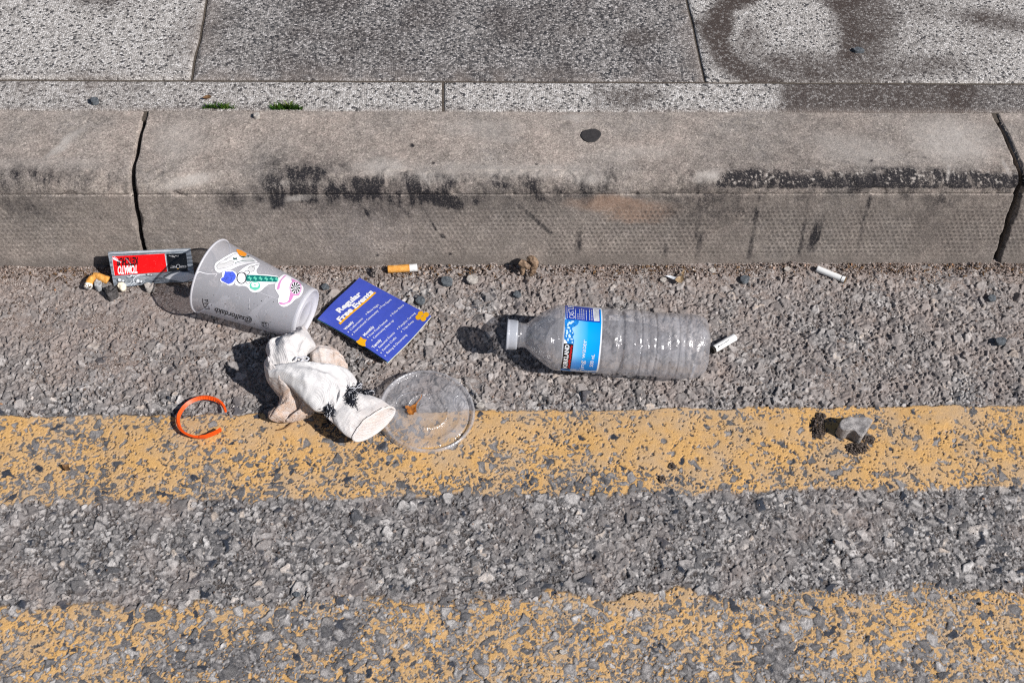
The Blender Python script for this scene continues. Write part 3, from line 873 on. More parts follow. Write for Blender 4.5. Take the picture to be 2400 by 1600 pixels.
for s, a, b, st in (('Crafternoons', (765, 998), (942, 815), (725, 1015)), ('Movie Night', (1015, 728), (1176, 592), (985, 740)),
                    ('International Community', (818, 1034), (1168, 682), (785, 1055)), ('Free Sport', (1212, 630), (1362, 518), (1185, 640)),
                    ('Free Food Festival', (1048, 1080), (1302, 828), (1012, 1092)), ('Roller Disco', (1380, 738), (1548, 604), (1347, 750)),
                    ('Community Meet-up', (1104, 1114), (1394, 826), (1072, 1135)), ('Seasonal Events', (1186, 1250), (1412, 1008), (1150, 1276)),
                    ('Pumpkin Carving', (1480, 934), (1718, 728), (1447, 946)), ('Festive Crafts', (1244, 1290), (1436, 1080), (1210, 1313)),
                    ('Trips Away', (1540, 970), (1692, 840), (1505, 986)), ('Baking & Decorating', (1306, 1326), (1592, 1036), (1270, 1352))):
    ftext(s, a, b, (-27, -18), .006)
    q = np.array([(-4, -14), (4, -4), (15, 0), (3, 4), (6, 15), (-5, 4), (-14, 1), (-3, -4)]) + np.array(st)
    put_poly(mb, fp(*q), sh.hit, .0002, 1)
star = []
for k in range(10):
    a = math.radians(-100 + 36 * k); r = 84 if k % 2 == 0 else 54
    star.append((922 + r * math.cos(a), 1168 + r * math.sin(a)))
star = [(x, min(y, 1128 + (x - 800) * .62 + 18)) for x, y in star]
put_poly(mb, fp(*star), sh.hit, .00018, 2)
for (cx, cy) in ((1790, 738), (1872, 757), (1756, 786), (1832, 810)):
    put_poly(mb, fp(*[(cx + 43 * math.cos(a), cy + 38 * math.sin(a)) for a in np.linspace(0, 2 * np.pi, 20, endpoint=False)]), sh.hit, .00017 + .00001 * (cx % 7), 2)
mb.build('cover_page', [BLUE, WHITE, GOLD], flyer, smooth=False)
for nm, dz, du, dv, mt in (('inner_page', .0022, -1.0, 1.5, TEAL), ('back_page', .0042, .3, 2.6, CREAM)):
    s2 = Sheet(np.array(Qf) + np.array([(du, dv)]), [fz + .004 - dz * .5, fz + .0035 - dz * .5, fz + .011 - dz * 2, fz + .0075 - dz], wv)
    m2 = MB(); s2.mesh(m2, 0); m2.build(nm, [mt], flyer, smooth=False)

# ================================================================== CUP
def frost(name, col, trans, rough=.28, dirt=.25, spec=.5):
    t = NT(name)
    n = t.noise(45, 4, .6); d = t.noise(900, 3)
    c = t.mix(t.mapr(t.noise(1100, 2), .70, .735, 0, dirt * 2), col, (.05, .045, .04))
    scr = t.mapr(t.noise(240, 3, .7, dist=2.), .60, .70, 0, .35)
    c = t.mix(scr, c, (.8, .8, .82))
    b = t.bump(n, .15, .002)
    pr = t.bsdf(c, rough, b, Specular_IOR_Level=spec)
    tl = t.add('BsdfTranslucent', {'Color': c}).outputs[0]
    tr = t.add('BsdfTransparent', {'Color': (.76, .765, .79, 1)}).outputs[0]
    m1 = t.add('MixShader', {0: .22, 1: pr, 2: tl}).outputs[0]
    fac = t.M('SUBTRACT', trans, t.M('MULTIPLY', scr, .5), clamp=True)
    return t.done(t.add('MixShader', {0: fac, 1: m1, 2: tr}).outputs[0])


FROST = frost('frosted_plastic', (.80, .805, .86), .54, dirt=.0)
FROSTB = frost('frosted_plastic_thick', (.78, .78, .82), .22, dirt=.1)
r0, r1 = .0385, .0268
cz0 = float(zr(*G(480, 690)[:2], .01)); cz0 = max(cz0 - .0015, 0)
A = G(492, 646, cz0 + r0); B = G(720, 737, cz0 + r1)
ax = (B - A); cl = np.linalg.norm(ax); ax = ax / cl; kc = (r1 - r0) / cl
e1 = np.cross(ax, [0, 0, 1.]); e1 /= np.linalg.norm(e1); e2 = np.cross(e1, ax)


def cone_hit(A, ax, ra, k):
    def f(uv, lay=0.):
        D = rays(uv); C = CAM - A
        ra_ = ra + lay
        dh = D @ ax; ch = C @ ax
        a_ = (D * D).sum(1) - dh ** 2 - (k * dh) ** 2
        b_ = D @ C - dh * ch - k * dh * (ra_ + k * ch)
        c_ = C @ C - ch ** 2 - (ra_ + k * ch) ** 2
        disc = np.maximum(b_ * b_ - a_ * c_, 0)
        t = (-b_ - np.sqrt(disc)) / a_
        P = CAM + D * t[:, None]
        h = (P - A) @ ax; ct = A + ax * h[:, None]; rd = P - ct
        rd /= np.linalg.norm(rd, axis=1)[:, None]
        return ct + rd * (ra_ + k * h)[:, None]
    return f


hc = cone_hit(A, ax, r0, kc)


def lathe(mb, A, ax, e1, e2, prof, n=96, mi=0, mod=None, caps=False):
    a = np.linspace(0, 2 * np.pi, n, endpoint=False)
    V = []
    for h, r in prof:
        rr = np.full(n, r) if mod is None else r + mod(h, a)
        V.append(A + ax * h + e1 * (np.cos(a) * rr)[:, None] + e2 * (np.sin(a) * rr)[:, None])
    V = np.vstack(V); m = len(prof)
    Fs = [(i * n + j, (i + 1) * n + j, (i + 1) * n + (j + 1) % n, i * n + (j + 1) % n) for i in range(m - 1) for j in range(n)]
    mb.add(V, Fs, mi)
    if caps: pass


cup = empty('plastic_cup', (A[0], A[1], cz0), 'empty frosted plastic cup with printed stickers, tipped on its side against the kerb', 'cup')
squash = None
mb = MB(); lathe(mb, A, ax, e1, e2, [(h, r0 + kc * h) for h in np.linspace(.001, cl - .0015, 40)], 120, mod=squash); mb.build('body', [FROST], cup)
mb = MB(); lathe(mb, A, ax, e1, e2, [(.0018 + .0011 * math.sin(t) - .0008, r0 + .0005 + .0009 * math.cos(t)) for t in np.linspace(0, 2 * np.pi, 13)], 120, mod=squash)
mb.build('rim', [FROSTB], cup)
mb = MB()
rb = r1
lathe(mb, A, ax, e1, e2, [(cl - .0040, rb + .00035), (cl - .0012, rb + .0002), (cl - .0002, rb - .0006), (cl, rb - .0014), (cl - .0006, rb - .0022), (cl - .0026, rb - .0030), (cl - .0030, rb - .0060), (cl - .0028, rb * .55), (cl - .0022, rb * .5), (cl - .0022, rb * .46), (cl - .003, rb * .4), (cl - .003, .0002)], 96)
mb.build('base', [FROSTB], cup)
co = (460, 560); ck = 2265 / 260.
cp = lambda *p: Z3(p, co, ck)
PWHITE = plain('sticker_white', (.80, .80, .83), .35, .03); PGREY = plain('sticker_grey', (.60, .60, .60), .4, .03); INK = plain('black_ink', (.012, .012, .014), .4, .1)
PGREEN = plain('dark_green_ink', (.006, .16, .14), .4, .06); PMINT = plain('mint_ink', (.12, .55, .40), .4, .05); PBLUE = plain('blue_ink', (.07, .12, .66), .4, .08)
PPINK = plain('pink_ink', (.62, .24, .50), .4, .05); PORNG = plain('orange_ink', (.85, .30, .02), .4, .08); PDGREEN = plain('bottle_green_ink', (.012, .07, .06), .4, .05)
L0, L1_, L2_, L3_ = .0002, .00032, .00044, .00056
def circ(cx, cy, r, n=24, ry=None): return [(cx + r * math.cos(a), cy + (ry or r) * math.sin(a)) for a in np.linspace(0, 2 * np.pi, n, endpoint=False)]
def art(name, mats, white, items):
    m = MB()
    if white is not None:
        put_stroke(m, cp(*(list(smooth_poly(white)) + [smooth_poly(white)[0]])), .35, hc, L0 + .00004, len(mats))
        put_poly(m, cp(*smooth_poly(white)), hc, L0, 0, 4)
    for kind, pts, mi, lay, *rest in items:
        if kind == 'p': put_poly(m, cp(*pts), hc, lay, mi, 4)
        elif kind == 's': put_poly(m, cp(*smooth_poly(pts)), hc, lay, mi, 4)
        else: put_stroke(m, cp(*crom(pts, 24)), rest[0] / ck, hc, lay, mi)
    m.build(name, mats + [INK], cup, smooth=False)


# canvas shoe sticker
art('shoe_sticker', [PWHITE, PGREY, INK, PDGREEN, PORNG],
    [(370, 590), (385, 500), (480, 430), (640, 330), (800, 265), (880, 280), (1000, 330), (1120, 370), (1230, 440), (1265, 480), (1150, 490), (1000, 515), (850, 560), (720, 620), (600, 640), (500, 690), (410, 670)],
    [('s', [(820, 215), (900, 225), (970, 260), (1030, 310), (1010, 345), (930, 345), (870, 320), (840, 270)], 4, L1_),
     ('s', [(870, 330), (930, 350), (1010, 350), (1085, 345), (1080, 365), (1000, 385), (930, 375)], 3, L1_),
     ('s', [(760, 375), (795, 395), (820, 370), (830, 410), (845, 425), (800, 420), (760, 425), (755, 400)], 3, L1_),
     ('s', [(415, 560), (430, 530), (470, 490), (640, 470), (700, 440), (780, 480), (770, 500), (640, 550), (480, 600), (440, 590)], 1, L1_),
     ('s', [(920, 420), (1000, 370), (1100, 370), (1150, 400), (1170, 430), (1060, 432), (960, 445)], 1, L1_),
     ('l', [(790, 490), (900, 455), (1040, 440), (1190, 440)], 3, L2_, 12),
     ('l', [(415, 545), (430, 600), (600, 580), (800, 510), (1000, 470), (1220, 455)], 2, L2_, 5),
     ('l', [(450, 615), (620, 590), (830, 525), (1010, 485), (1200, 475)], 2, L2_, 3),
     ('l', [(415, 560), (470, 490), (560, 440), (700, 350), (800, 300), (870, 295), (885, 325)], 2, L2_, 5),
     ('l', [(560, 440), (590, 420), (620, 430), (600, 400), (640, 405), (660, 375), (690, 385), (720, 350)], 2, L2_, 4),
     ('l', [(470, 520), (560, 510), (640, 470), (700, 440), (770, 470)], 2, L2_, 4)])
# key ring sticker
zig = lambda x, y: [(x - 44, y - 8), (x + 6, y - 56), (x + 6, y - 22), (x + 46, y - 8), (x + 12, y + 50), (x + 4, y + 10)]
art('key_ring_sticker', [PWHITE, PGREEN, PMINT, INK, PGREY],
    [(790, 930), (820, 780), (860, 680), (960, 590), (1060, 530), (1190, 495), (1300, 490), (1280, 560), (1230, 650), (1250, 700), (1400, 720), (1560, 740), (1680, 770), (1690, 850), (1610, 910), (1480, 930), (1400, 990), (1320, 1060), (1210, 1095), (1110, 1070), (1040, 990), (960, 960), (850, 960)],
    [('p', [(1025, 732), (1200, 735), (1450, 750), (1672, 775), (1668, 800), (1640, 878), (1400, 872), (1020, 862)], 1, L1_)] +
    [('p', zig(x, y), 2, L2_) for x, y in ((1090, 805), (1200, 808), (1310, 812), (1425, 818), (1535, 824), (1640, 830))] +
    [('p', circ(1198, 955, 110, ry=90), 2, L1_), ('p', circ(1170, 935, 46, ry=52), 0, L2_), ('p', circ(1228, 935, 46, ry=52), 0, L2_ + .00003), ('p', [(1178, 940), (1200, 905), (1200, 930), (1222, 935), (1196, 970), (1196, 945)], 2, L3_),
     ('l', circ(925, 795, 92, 20, 115)[4:] + circ(925, 795, 92, 20, 115)[:5], 3, L2_, 17), ('l', circ(1040, 685, 48, 14, 40)[2:] + circ(1040, 685, 48, 14, 40)[:3], 3, L2_, 9),
     ('s', [(1045, 620), (1080, 560), (1150, 545), (1195, 590), (1180, 650), (1110, 680)], 4, L1_), ('l', [(1060, 600), (1100, 560), (1170, 560), (1195, 600), (1170, 650), (1120, 670)], 3, L2_, 5),
     ('l', [(1140, 570), (1200, 540), (1290, 515)], 3, L2_, 9), ('l', [(1010, 860), (1030, 905), (1080, 905), (1110, 870)], 3, L2_, 7)])
# hand sticker
art('hand_sticker', [PWHITE, PBLUE, INK],
    [(480, 830), (520, 770), (530, 690), (540, 640), (620, 620), (740, 640), (820, 690), (830, 770), (800, 880), (740, 940), (660, 955), (620, 930), (600, 890), (520, 890)],
    [('p', [(585, 648), (615, 668), (660, 664), (700, 668), (740, 662), (778, 690), (803, 728), (811, 765), (795, 815), (770, 850), (738, 888), (700, 905), (655, 922), (636, 912), (648, 898), (688, 862), (700, 822), (672, 815), (645, 868), (632, 866), (640, 826), (590, 842), (545, 850), (506, 846), (515, 832), (560, 812), (505, 818), (512, 800), (560, 775), (600, 745), (640, 742), (655, 715), (640, 700), (608, 690), (590, 672)], 1, L1_),
     ('l', [(700, 690), (690, 740), (720, 760), (780, 730)], 2, L2_, 4), ('l', [(530, 835), (600, 800), (640, 775)], 2, L2_, 4), ('l', [(590, 840), (640, 800), (665, 785)], 2, L2_, 4), ('l', [(700, 860), (720, 810), (715, 790)], 2, L2_, 4)])
# striped candy eye sticker
sp_items = []
for k in range(10):
    a0 = 2 * math.pi * k / 10 + .15; pts = []
    for r in (12, 40, 70, 98): pts.append((2030 + r * math.cos(a0 + r * .004), 1000 + r * 1.22 * math.sin(a0 + r * .004)))
    for r in (98, 70, 40, 12): pts.append((2030 + r * math.cos(a0 + .33 + r * .004), 1000 + r * 1.22 * math.sin(a0 + .33 + r * .004)))
    sp_items.append(('p', pts, 2, L3_))
art('candy_eye_sticker', [PWHITE, PPINK, INK],
    [(1605, 950), (1640, 850), (1720, 760), (1800, 715), (1880, 740), (1980, 800), (2090, 860), (2120, 910), (2180, 960), (2165, 1120), (2120, 1180), (2020, 1240), (1940, 1320), (1860, 1370), (1780, 1390), (1700, 1350), (1665, 1250), (1685, 1160), (1640, 1080), (1610, 1020)],
    [('s', [(1845, 735), (1800, 780), (1740, 850), (1710, 940), (1690, 1020), (1655, 1030), (1660, 960), (1690, 880), (1750, 800), (1810, 745)], 1, L1_),
     ('p', circ(2028, 1000, 122, 30, 146), 1, L1_ + .00004), ('p', [(1945, 808), (1985, 822), (2060, 862), (2078, 884), (2040, 888), (2110, 940), (2060, 930), (1960, 880)], 1, L1_ + .00008),
     ('p', [(1925, 1090), (1960, 1130), (2080, 1110), (2120, 1120), (2090, 1150), (1985, 1160), (1960, 1220), (1915, 1290), (1860, 1310), (1800, 1335), (1740, 1338), (1700, 1322), (1690, 1290), (1725, 1292), (1780, 1308), (1860, 1290), (1895, 1240), (1905, 1180)], 1, L1_ + .00012),
     ('p', circ(2028, 1000, 104, 28, 126), 0, L2_)] + sp_items)
# writing on the cup
m = MB()
cz = lambda *p: Z3(p, (180, 540), 3.92)
put_text(m, '@salfordakb', cz(1612, 812), cz(1272, 708), np.array((-13, 44)) / 3.92, hc, L1_, 0, .012)
put_text(m, 'PINT', cz(1168, 640), cz(1185, 735), np.array((9.5, -2)), hc, L1_, 0, .004)
put_stroke(m, cz((1153, 625), (1158, 660), (1172, 700), (1188, 722)), 1.3, hc, L1_, 0)
for i, tx in enumerate(('UK', 'CE')):
    put_text(m, tx, cz(1715 - 26 * i + 30, 845 + 40), cz(1715 - 26 * i + 26, 838), np.array((-4, -1.5)), hc, L1_, 0, .01)
put_stroke(m, cz((1718, 842), (1763, 854), (1757, 900), (1712, 884), (1718, 842)), .8, hc, L1_, 0)
for k in range(26):
    x, y = random.uniform(1150, 1900), random.uniform(560, 860)
    put_poly(m, cz(*circ(x, y, random.uniform(2, 4.5), 7)), hc, L1_, 0, 50)
m.build('lettering', [INK], cup, smooth=False)
# the crack running down from the rim
for pts, wd in (([(5, 720), (60, 670), (130, 690), (260, 715), (400, 710), (480, 690)], np.linspace(2.2, .5, 24)), ([(980, 945), (1200, 1050), (1450, 1150), (1680, 1235)], .45),
                ([(1095, 1200), (1075, 1300), (1095, 1420)], .6), ([(370, 770), (410, 730), (405, 700)], .9)):
    m = MB(); put_stroke(m, cp(*crom(pts, 24)), wd, hc, L1_ + .0003, 0); m.build('crease', [PWHITE], cup, smooth=False)


# ================================================================== BOTTLE
def clear_mat(name, haze=.14, rough=.09, tint=(.93, .935, .95), bs=.25, fre=.55, droplets=True):
    t = NT(name)
    n = t.noise(55, 4, .6); f = t.noise(700, 2)
    dr = t.vor(900); drop = t.mapr(dr, .10, .26, 1, 0)
    sel = t.mapr(t.noise(70, 2), .45, .55)
    h = t.M('ADD', t.M('MULTIPLY', n, 3.), t.M('MULTIPLY', t.M('MULTIPLY', drop, sel), .25 if droplets else 0.))
    b = t.bump(h, bs, .0016)
    tr = t.add('BsdfTransparent', {'Color': tuple(tint) + (1,)}).outputs[0]
    gl = t.add('BsdfGlossy', {'Color': (1, 1, 1, 1), 'Roughness': rough, 'Normal': b}).outputs[0]
    df = t.add('BsdfDiffuse', {'Color': (.78, .78, .82, 1)}).outputs[0]
    tl = t.add('BsdfTranslucent', {'Color': (.78, .78, .82, 1)}).outputs[0]
    dd = t.add('MixShader', {0: .4, 1: df, 2: tl}).outputs[0]
    hz = t.M('ADD', haze * .5, t.M('MULTIPLY', t.mapr(t.noise(38, 5, .7), .4, .7), haze), clamp=True)
    m1 = t.add('MixShader', {0: hz, 1: tr, 2: dd}).outputs[0]
    lw = t.add('LayerWeight', {'Blend': .35, 'Normal': b}).outputs['Facing']
    fac = t.M('ADD', .055, t.M('MULTIPLY', t.M('POWER', lw, 2.2), fre), clamp=True)
    return t.done(t.add('MixShader', {0: fac, 1: m1, 2: gl}).outputs[0])


CLEAR = clear_mat('clear_bottle_plastic', .30, rough=.13, bs=.22, fre=.7)
RB = .0328
bz = float(zr(*G(1480, 860)[:2], .012)) - .001
BA = G(1190, 783.5, bz + RB + .001); BB = G(1657, 814, bz + RB - .001)
bx_ = BB - BA; bl = np.linalg.norm(bx_); bx_ = bx_ / bl
b1 = np.cross(bx_, [0, 0, 1.]); b1 /= np.linalg.norm(b1); b2 = np.cross(b1, bx_)
bottle = empty('water_bottle', (float((BA[0] + BB[0]) / 2), float((BA[1] + BB[1]) / 2), bz), 'clear ribbed plastic water bottle with blue label, lying on its side on the road', 'bottle')
px2 = lambda u: (u - 1190) / (1657 - 1190) * bl
kr = RB / 79.
pr = [(1193, 27), (1194, 29), (1216, 29), (1217, 31), (1219, 31), (1220, 29), (1232, 29), (1238, 33), (1250, 44), (1266, 56), (1284, 69), (1296, 75.5), (1303, 77.5), (1310, 78), (1318, 77.5), (1321, 76.5), (1323, 76.5), (1402, 76.5), (1405, 76.5), (1409, 78), (1432, 78), (1440, 77), (1446, 73.5), (1450, 72.8), (1454, 73.5), (1458, 77.5)]
for k in range(9):
    u = 1464 + k * 16.8; u += (0, 2, -1, 1.5, -2, 0, 2.5, -1, 0)[k]; q = (.8, 1.9, 1.0, 2.2, .5, 1.7, 1.2, .6, 1.3)[k]; pr += [(u, 78.2), (u + 4, 78.4), (u + 9, 77.9), (u + 12, 78 - q), (u + 15, 77.6 - q * .4)]
pr += [(1618, 77), (1628, 76), (1638, 73), (1646, 68), (1652, 61), (1656, 52), (1657, 44), (1654, 34), (1650, 22), (1648, 10), (1648, .5)]
pr = np.array(pr); uu = np.unique(np.r_[np.linspace(1193, 1618, 330)])
prof_ = [(px2(u), np.interp(u, pr[:, 0], pr[:, 1]) * kr) for u in uu] + [(px2(u), r * kr) for u, r in pr[-11:]]


def dent(h, a):
    u = h / bl
    f = sst(.30, .42, u) * (1 - .3 * sst(.9, 1., u)); fn = sst(.20, .3, u)
    d = -.0016 * f * sst(.2, .9, np.cos(a - 1.2)) * np.sin(u * 14) - .0022 * sst(.62, .7, u) * sst(.95, .85, u) * sst(.75, 1., np.cos(a - 2.0))
    d = d - .0011 * sst(.8, 1., np.cos(a - 1.75)) * sst(.40, .44, u) * sst(.52, .47, u)
    d = d + .0010 * fn * (fbm(np.cos(a) * 1.8 + 3, np.sin(a) * 1.8 + np.full_like(a, u * 14), 4, 960) - .5) * 2
    d = d * (1 - sst(.262, .272, u) * sst(.472, .462, u))
    # five feet at the base
    d = d + .0016 * sst(.955, .985, u) * np.cos(5 * a) * (u < .9999)
    return d


mb = MB(); lathe(mb, BA, bx_, b1, b2, prof_, 112, mod=dent); mb.build('body', [CLEAR], bottle)
CAPM = frost('translucent_cap_plastic', (.62, .65, .71), .30, dirt=.0)
mb = MB()
crib = lambda h, a: .00022 * np.sign(np.sin(a * 60)) * (h > px2(1193.5)) * (h < px2(1206))
lathe(mb, BA, bx_, b1, b2, [(px2(u), r * kr) for u, r in ((1188.2, .3), (1188.2, 27), (1187.5, 29), (1187.3, 34.5), (1187.6, 36.5), (1190.5, 37), (1191, 35.6), (1195, 35.4), (1198, 35.4), (1203, 35.2), (1208, 35), (1212, 34.6), (1213, 33), (1213, 30))], 120, mod=crib)
mb.build('cap', [CAPM], bottle)
hb = cone_hit(BA, bx_, 77.3 * kr, 0.)


def label_blue():
    t = NT('cyan_label'); u = t.attr('lx'); v = t.attr('ly')
    n = t.noise(60, 3)
    g = t.ramp(t.M('ADD', u, t.M('MULTIPLY', t.M('SUBTRACT', n, .5), .12)), [(.12, (.36, .60, .86)), (.36, (.14, .48, .84)), (.62, (.0, .37, .83)), (1, (.0, .30, .80))])
    g = t.mix(t.mapr(v, .80, 1.02, 0, .8), g, (.01, .15, .58))
    return t.done(t.bsdf(g, .25, t.bump(t.noise(90, 2), .06, .001), Specular_IOR_Level=.5))


LCYAN = label_blue(); LNAVY = plain('navy_label', (.012, .045, .36), .25, .06, spec=.5); LWHITE = plain('white_label_edge', (.76, .78, .82), .25, .03, spec=.5)
LBLACK = plain('black_badge', (.018, .014, .014), .3, .1, spec=.5); LRED = plain('red_script', (.55, .012, .015), .3, .1); LSPLASH = plain('water_splash_print', (.015, .20, .58), .25, .5, 900, spec=.5)
LLIGHT = plain('pale_splash_print', (.52, .74, .92), .25, .15, 900, spec=.5)
lp = lambda *p: Z3(p, (1300, 700), 1155 / 140.)
m = MB()
# white sleeve right round the bottle
la, lb = px2(1322.5), px2(1403.5)
n = 112; a = np.linspace(0, 2 * np.pi, n, endpoint=False)
V = []
for h in np.linspace(la, lb, 14):
    sk = 0
    V.append(BA + bx_ * h + b1 * (np.cos(a) * 77.5 * kr)[:, None] + b2 * (np.sin(a) * 77.5 * kr)[:, None])
m.add(np.vstack(V), [(i * n + j, (i + 1) * n + j, (i + 1) * n + (j + 1) % n, i * n + (j + 1) % n) for i in range(13) for j in range(n)], 0)


def lab_xy(uv):
    P = hb(uv, .0); return (P - BA) @ bx_


def lpoly(pts, lay, mi, step=4.):
    V, Fs = tess(pts, step); P = hb(V, lay)
    lx = (((P - BA) @ bx_) - la) / (lb - la)
    vert = (P - BA) - np.outer((P - BA) @ bx_, bx_)
    ly = np.arctan2(-(vert @ np.array([0, 1., 0])), vert[:, 2]) / 1.5
    m.add(P, Fs, mi, lx=np.clip(lx, 0, 1), ly=np.clip(ly, 0, 1))


lpoly(lp((212, 110), (450, 148), (740, 180), (895, 210), (905, 460), (880, 850), (838, 1250), (800, 1430), (600, 1420), (300, 1400), (115, 1380), (160, 1100), (185, 800), (195, 500)), .00015, 1)
lpoly(lp((205, 122), (450, 150), (740, 180), (872, 200), (882, 462), (640, 440), (400, 410), (250, 408), (212, 370)), .00025, 2)
lpoly(lp((738, 186), (858, 205), (866, 432), (760, 428)), .00036, 0)
for x in np.arange(770, 860, 20):
    for y in range(0, 9): lpoly(lp((x, 215 + y * 22 + (x - 770) * .1), (x + 9, 216 + y * 22 + (x - 770) * .1), (x + 10, 227 + y * 22 + (x - 770) * .1 + random.uniform(-4, 6)), (x + 1, 226 + y * 22 + (x - 770) * .1)), .00046, 3, 50)
# splash along the left edge
lpoly(lp(*smooth_poly([(215, 395), (300, 405), (470, 432), (450, 490), (380, 540), (340, 560), (350, 620), (380, 680), (350, 740), (375, 800), (365, 872), (240, 866), (215, 820), (190, 770), (205, 600)])), .00027, 4)
for (x, y, rx, ry) in ((300, 470, 50, 35), (350, 440, 40, 14), (270, 560, 34, 20), (240, 650, 22, 50), (300, 620, 16, 30), (290, 720, 28, 40), (330, 780, 26, 16), (260, 790, 18, 30), (345, 660, 14, 20), (255, 500, 18, 30), (340, 840, 18, 20), (225, 720, 12, 22)):
    nn = 14; lpoly(lp(*[(x + rx * math.cos(q) * random.uniform(.6, 1.2), y + ry * math.sin(q) * random.uniform(.6, 1.2)) for q in np.linspace(0, 2 * np.pi, nn, endpoint=False)]), .00036 + random.random() * .00004, 5)
lpoly(lp((180, 800), (205, 790), (235, 830), (245, 868), (178, 862)), .00033, 0)
lpoly(lp((118, 1355), (300, 1365), (295, 1395), (112, 1380)), .00033, 4)
lpoly(lp((178, 862), (366, 876), (340, 1120), (303, 1362), (122, 1346), (155, 1120)), .0004, 3)
put_text(m, 'KIRKLAND', lp((238, 1342))[0], lp((285, 890))[0], np.array((-82, -4)) / (1155 / 140.), hb, .0005, 0, .03)
put_stroke(m, lp(*[(275 + (y - 1340) * -.13 + 12 * math.sin(y * .11), y) for y in np.linspace(1340, 905, 60)]), 1.8, hb, .0005, 6)
put_stroke(m, lp(*[(268 + (y - 1340) * -.13 + 18 * math.sin(y * .05 + 1), y) for y in np.linspace(1335, 905, 60)]), 1.0, hb, .00052, 6)
put_text(m, 'spring water', lp((538, 1560))[0], lp((622, 795))[0], np.array((-88, -10)) / (1155 / 140.), hb, .0004, 0, .0)
put_text(m, '500 mL', lp((738, 1318))[0], lp((776, 1076))[0], np.array((-66, -5)) / (1155 / 140.), hb, .0004, 0, .012)
put_text(m, 'CASTLE SPRING', lp((388, 382))[0], lp((330, -120))[0], np.array((-104, -6)) / (1155 / 140.), hb, .0004, 0, .0)
for x, y0, y1 in ((242, 372, 160), (408, 388, 190), (452, 395, 285), (490, 396, 195), (530, 402, 185), (568, 406, 200), (615, 410, 215), (680, 414, 205), (722, 420, 215)):
    y = y0
    while y > y1:
        l = random.uniform(14, 46); q = x + (y - y0) * .03
        put_stroke(m, lp((q, y), (q - 1, max(y - l, y1))), 1.25, hb, .0004, 0); y -= l + 9
m.build('label', [LWHITE, LCYAN, LNAVY, LBLACK, LSPLASH, LLIGHT, LRED], bottle, smooth=True)

# ================================================================== LID
lz = float(zr(*G(1040, 960)[:2], .02))
LC = G(1001, 961, lz + .0045)
ln = np.array([.07, -.105, 1.]); ln /= np.linalg.norm(ln)
l1 = np.cross([0, 1., 0], ln); l1 /= np.linalg.norm(l1); l2 = np.cross(ln, l1)
lid = empty('drink_lid', (LC[0], LC[1], lz), 'clear flat plastic drink lid with ridged rim, half on the yellow line beside the sock', 'lid')
LIDM = clear_mat('clear_lid_plastic', .34, .14, bs=.3, fre=.7, droplets=False)
R = .0462
lpf = [(-.0050, R + .0003), (-.0046, R - .0003), (-.001, R - .0006), (.0006, R - .0012), (.0012, R - .0022), (.0008, R - .0032), (-.0012, R - .0040), (-.0026, R - .0046), (-.0028, R - .0058), (-.0014, R - .0066), (-.0010, R - .0078),
       (-.0011, R * .72), (-.0006, R * .70), (-.0006, R * .685), (-.0011, R * .665), (-.0011, R * .44), (-.0003, R * .425), (-.0003, R * .405), (-.0011, R * .39), (-.0011, R * .2), (-.0007, R * .18), (-.0011, R * .16), (-.0011, .0003)]
lpf = [(h - .0003 * math.cos(r / R * 3), r) for h, r in lpf]
ribs = lambda h, a: .00028 * np.sin(a * 84) * (h < .0007) * (h > -.0046)
def lwarp(mb): pass
mb = MB(); lathe(mb, LC, ln, l1, l2, lpf, 336, mod=lambda h, a: ribs(h, a) * 1.0 + .0006 * np.cos(2 * a + .5))
V = np.array(mb.v); q = (V - LC); xx, yy = q @ l1, q @ l2
V = V + ln * (.0012 * np.sin(xx * 60 + 1) * np.sin(yy * 45 + .6) * sst(R, R * .6, np.hypot(xx, yy)))[:, None]
mb.v = [tuple(p) for p in V]
LIDR = clear_mat('clear_lid_rim', .52, .16, bs=.3, fre=.8, droplets=False)
ri = [i for i, f in enumerate(mb.f) if max(np.linalg.norm(V[j] - LC) for j in f) > R - .0036]
rs = set(ri)
for nm, keep, mt in (('rim', lambda i: i in rs, LIDR), ('disc', lambda i: i not in rs, LIDM)):
    fs = [mb.f[i] for i in range(len(mb.f)) if keep(i)]; us = sorted({j for f in fs for j in f}); mp_ = {j: k for k, j in enumerate(us)}
    m2 = MB(); m2.add(V[us], [[mp_[j] for j in f] for f in fs]); m2.build(nm, [mt], lid)
def lidhit(uv, lay=0.):
    D = rays(uv); t = ((LC - CAM) @ ln - .0011 + lay) / (D @ ln); return CAM + D * t[:, None]
zo = (860, 850); zk = 1909 / 280.
zp = lambda *p: Z3(p, zo, zk)
for pts, nm in (([(1470, 520), (1400, 560), (1385, 640), (1400, 720), (1440, 770)], 'ridge'), ([(1500, 540), (1560, 600), (1570, 680), (1530, 740)], 'ridge'), ([(1440, 560), (1420, 640), (1440, 720)], 'ridge'),
                ([(880, 540), (940, 570), (1015, 550), (1030, 520)], 'ridge'), ([(460, 660), (500, 560), (600, 500), (760, 470), (870, 470)], 'ridge'), ([(830, 740), (850, 680), (900, 640)], 'ridge')):
    mb = MB(); tube(mb, lidhit(zp(*crom(pts, 20)), .0006), .00045, 6); mb.build(nm, [LIDM], lid)

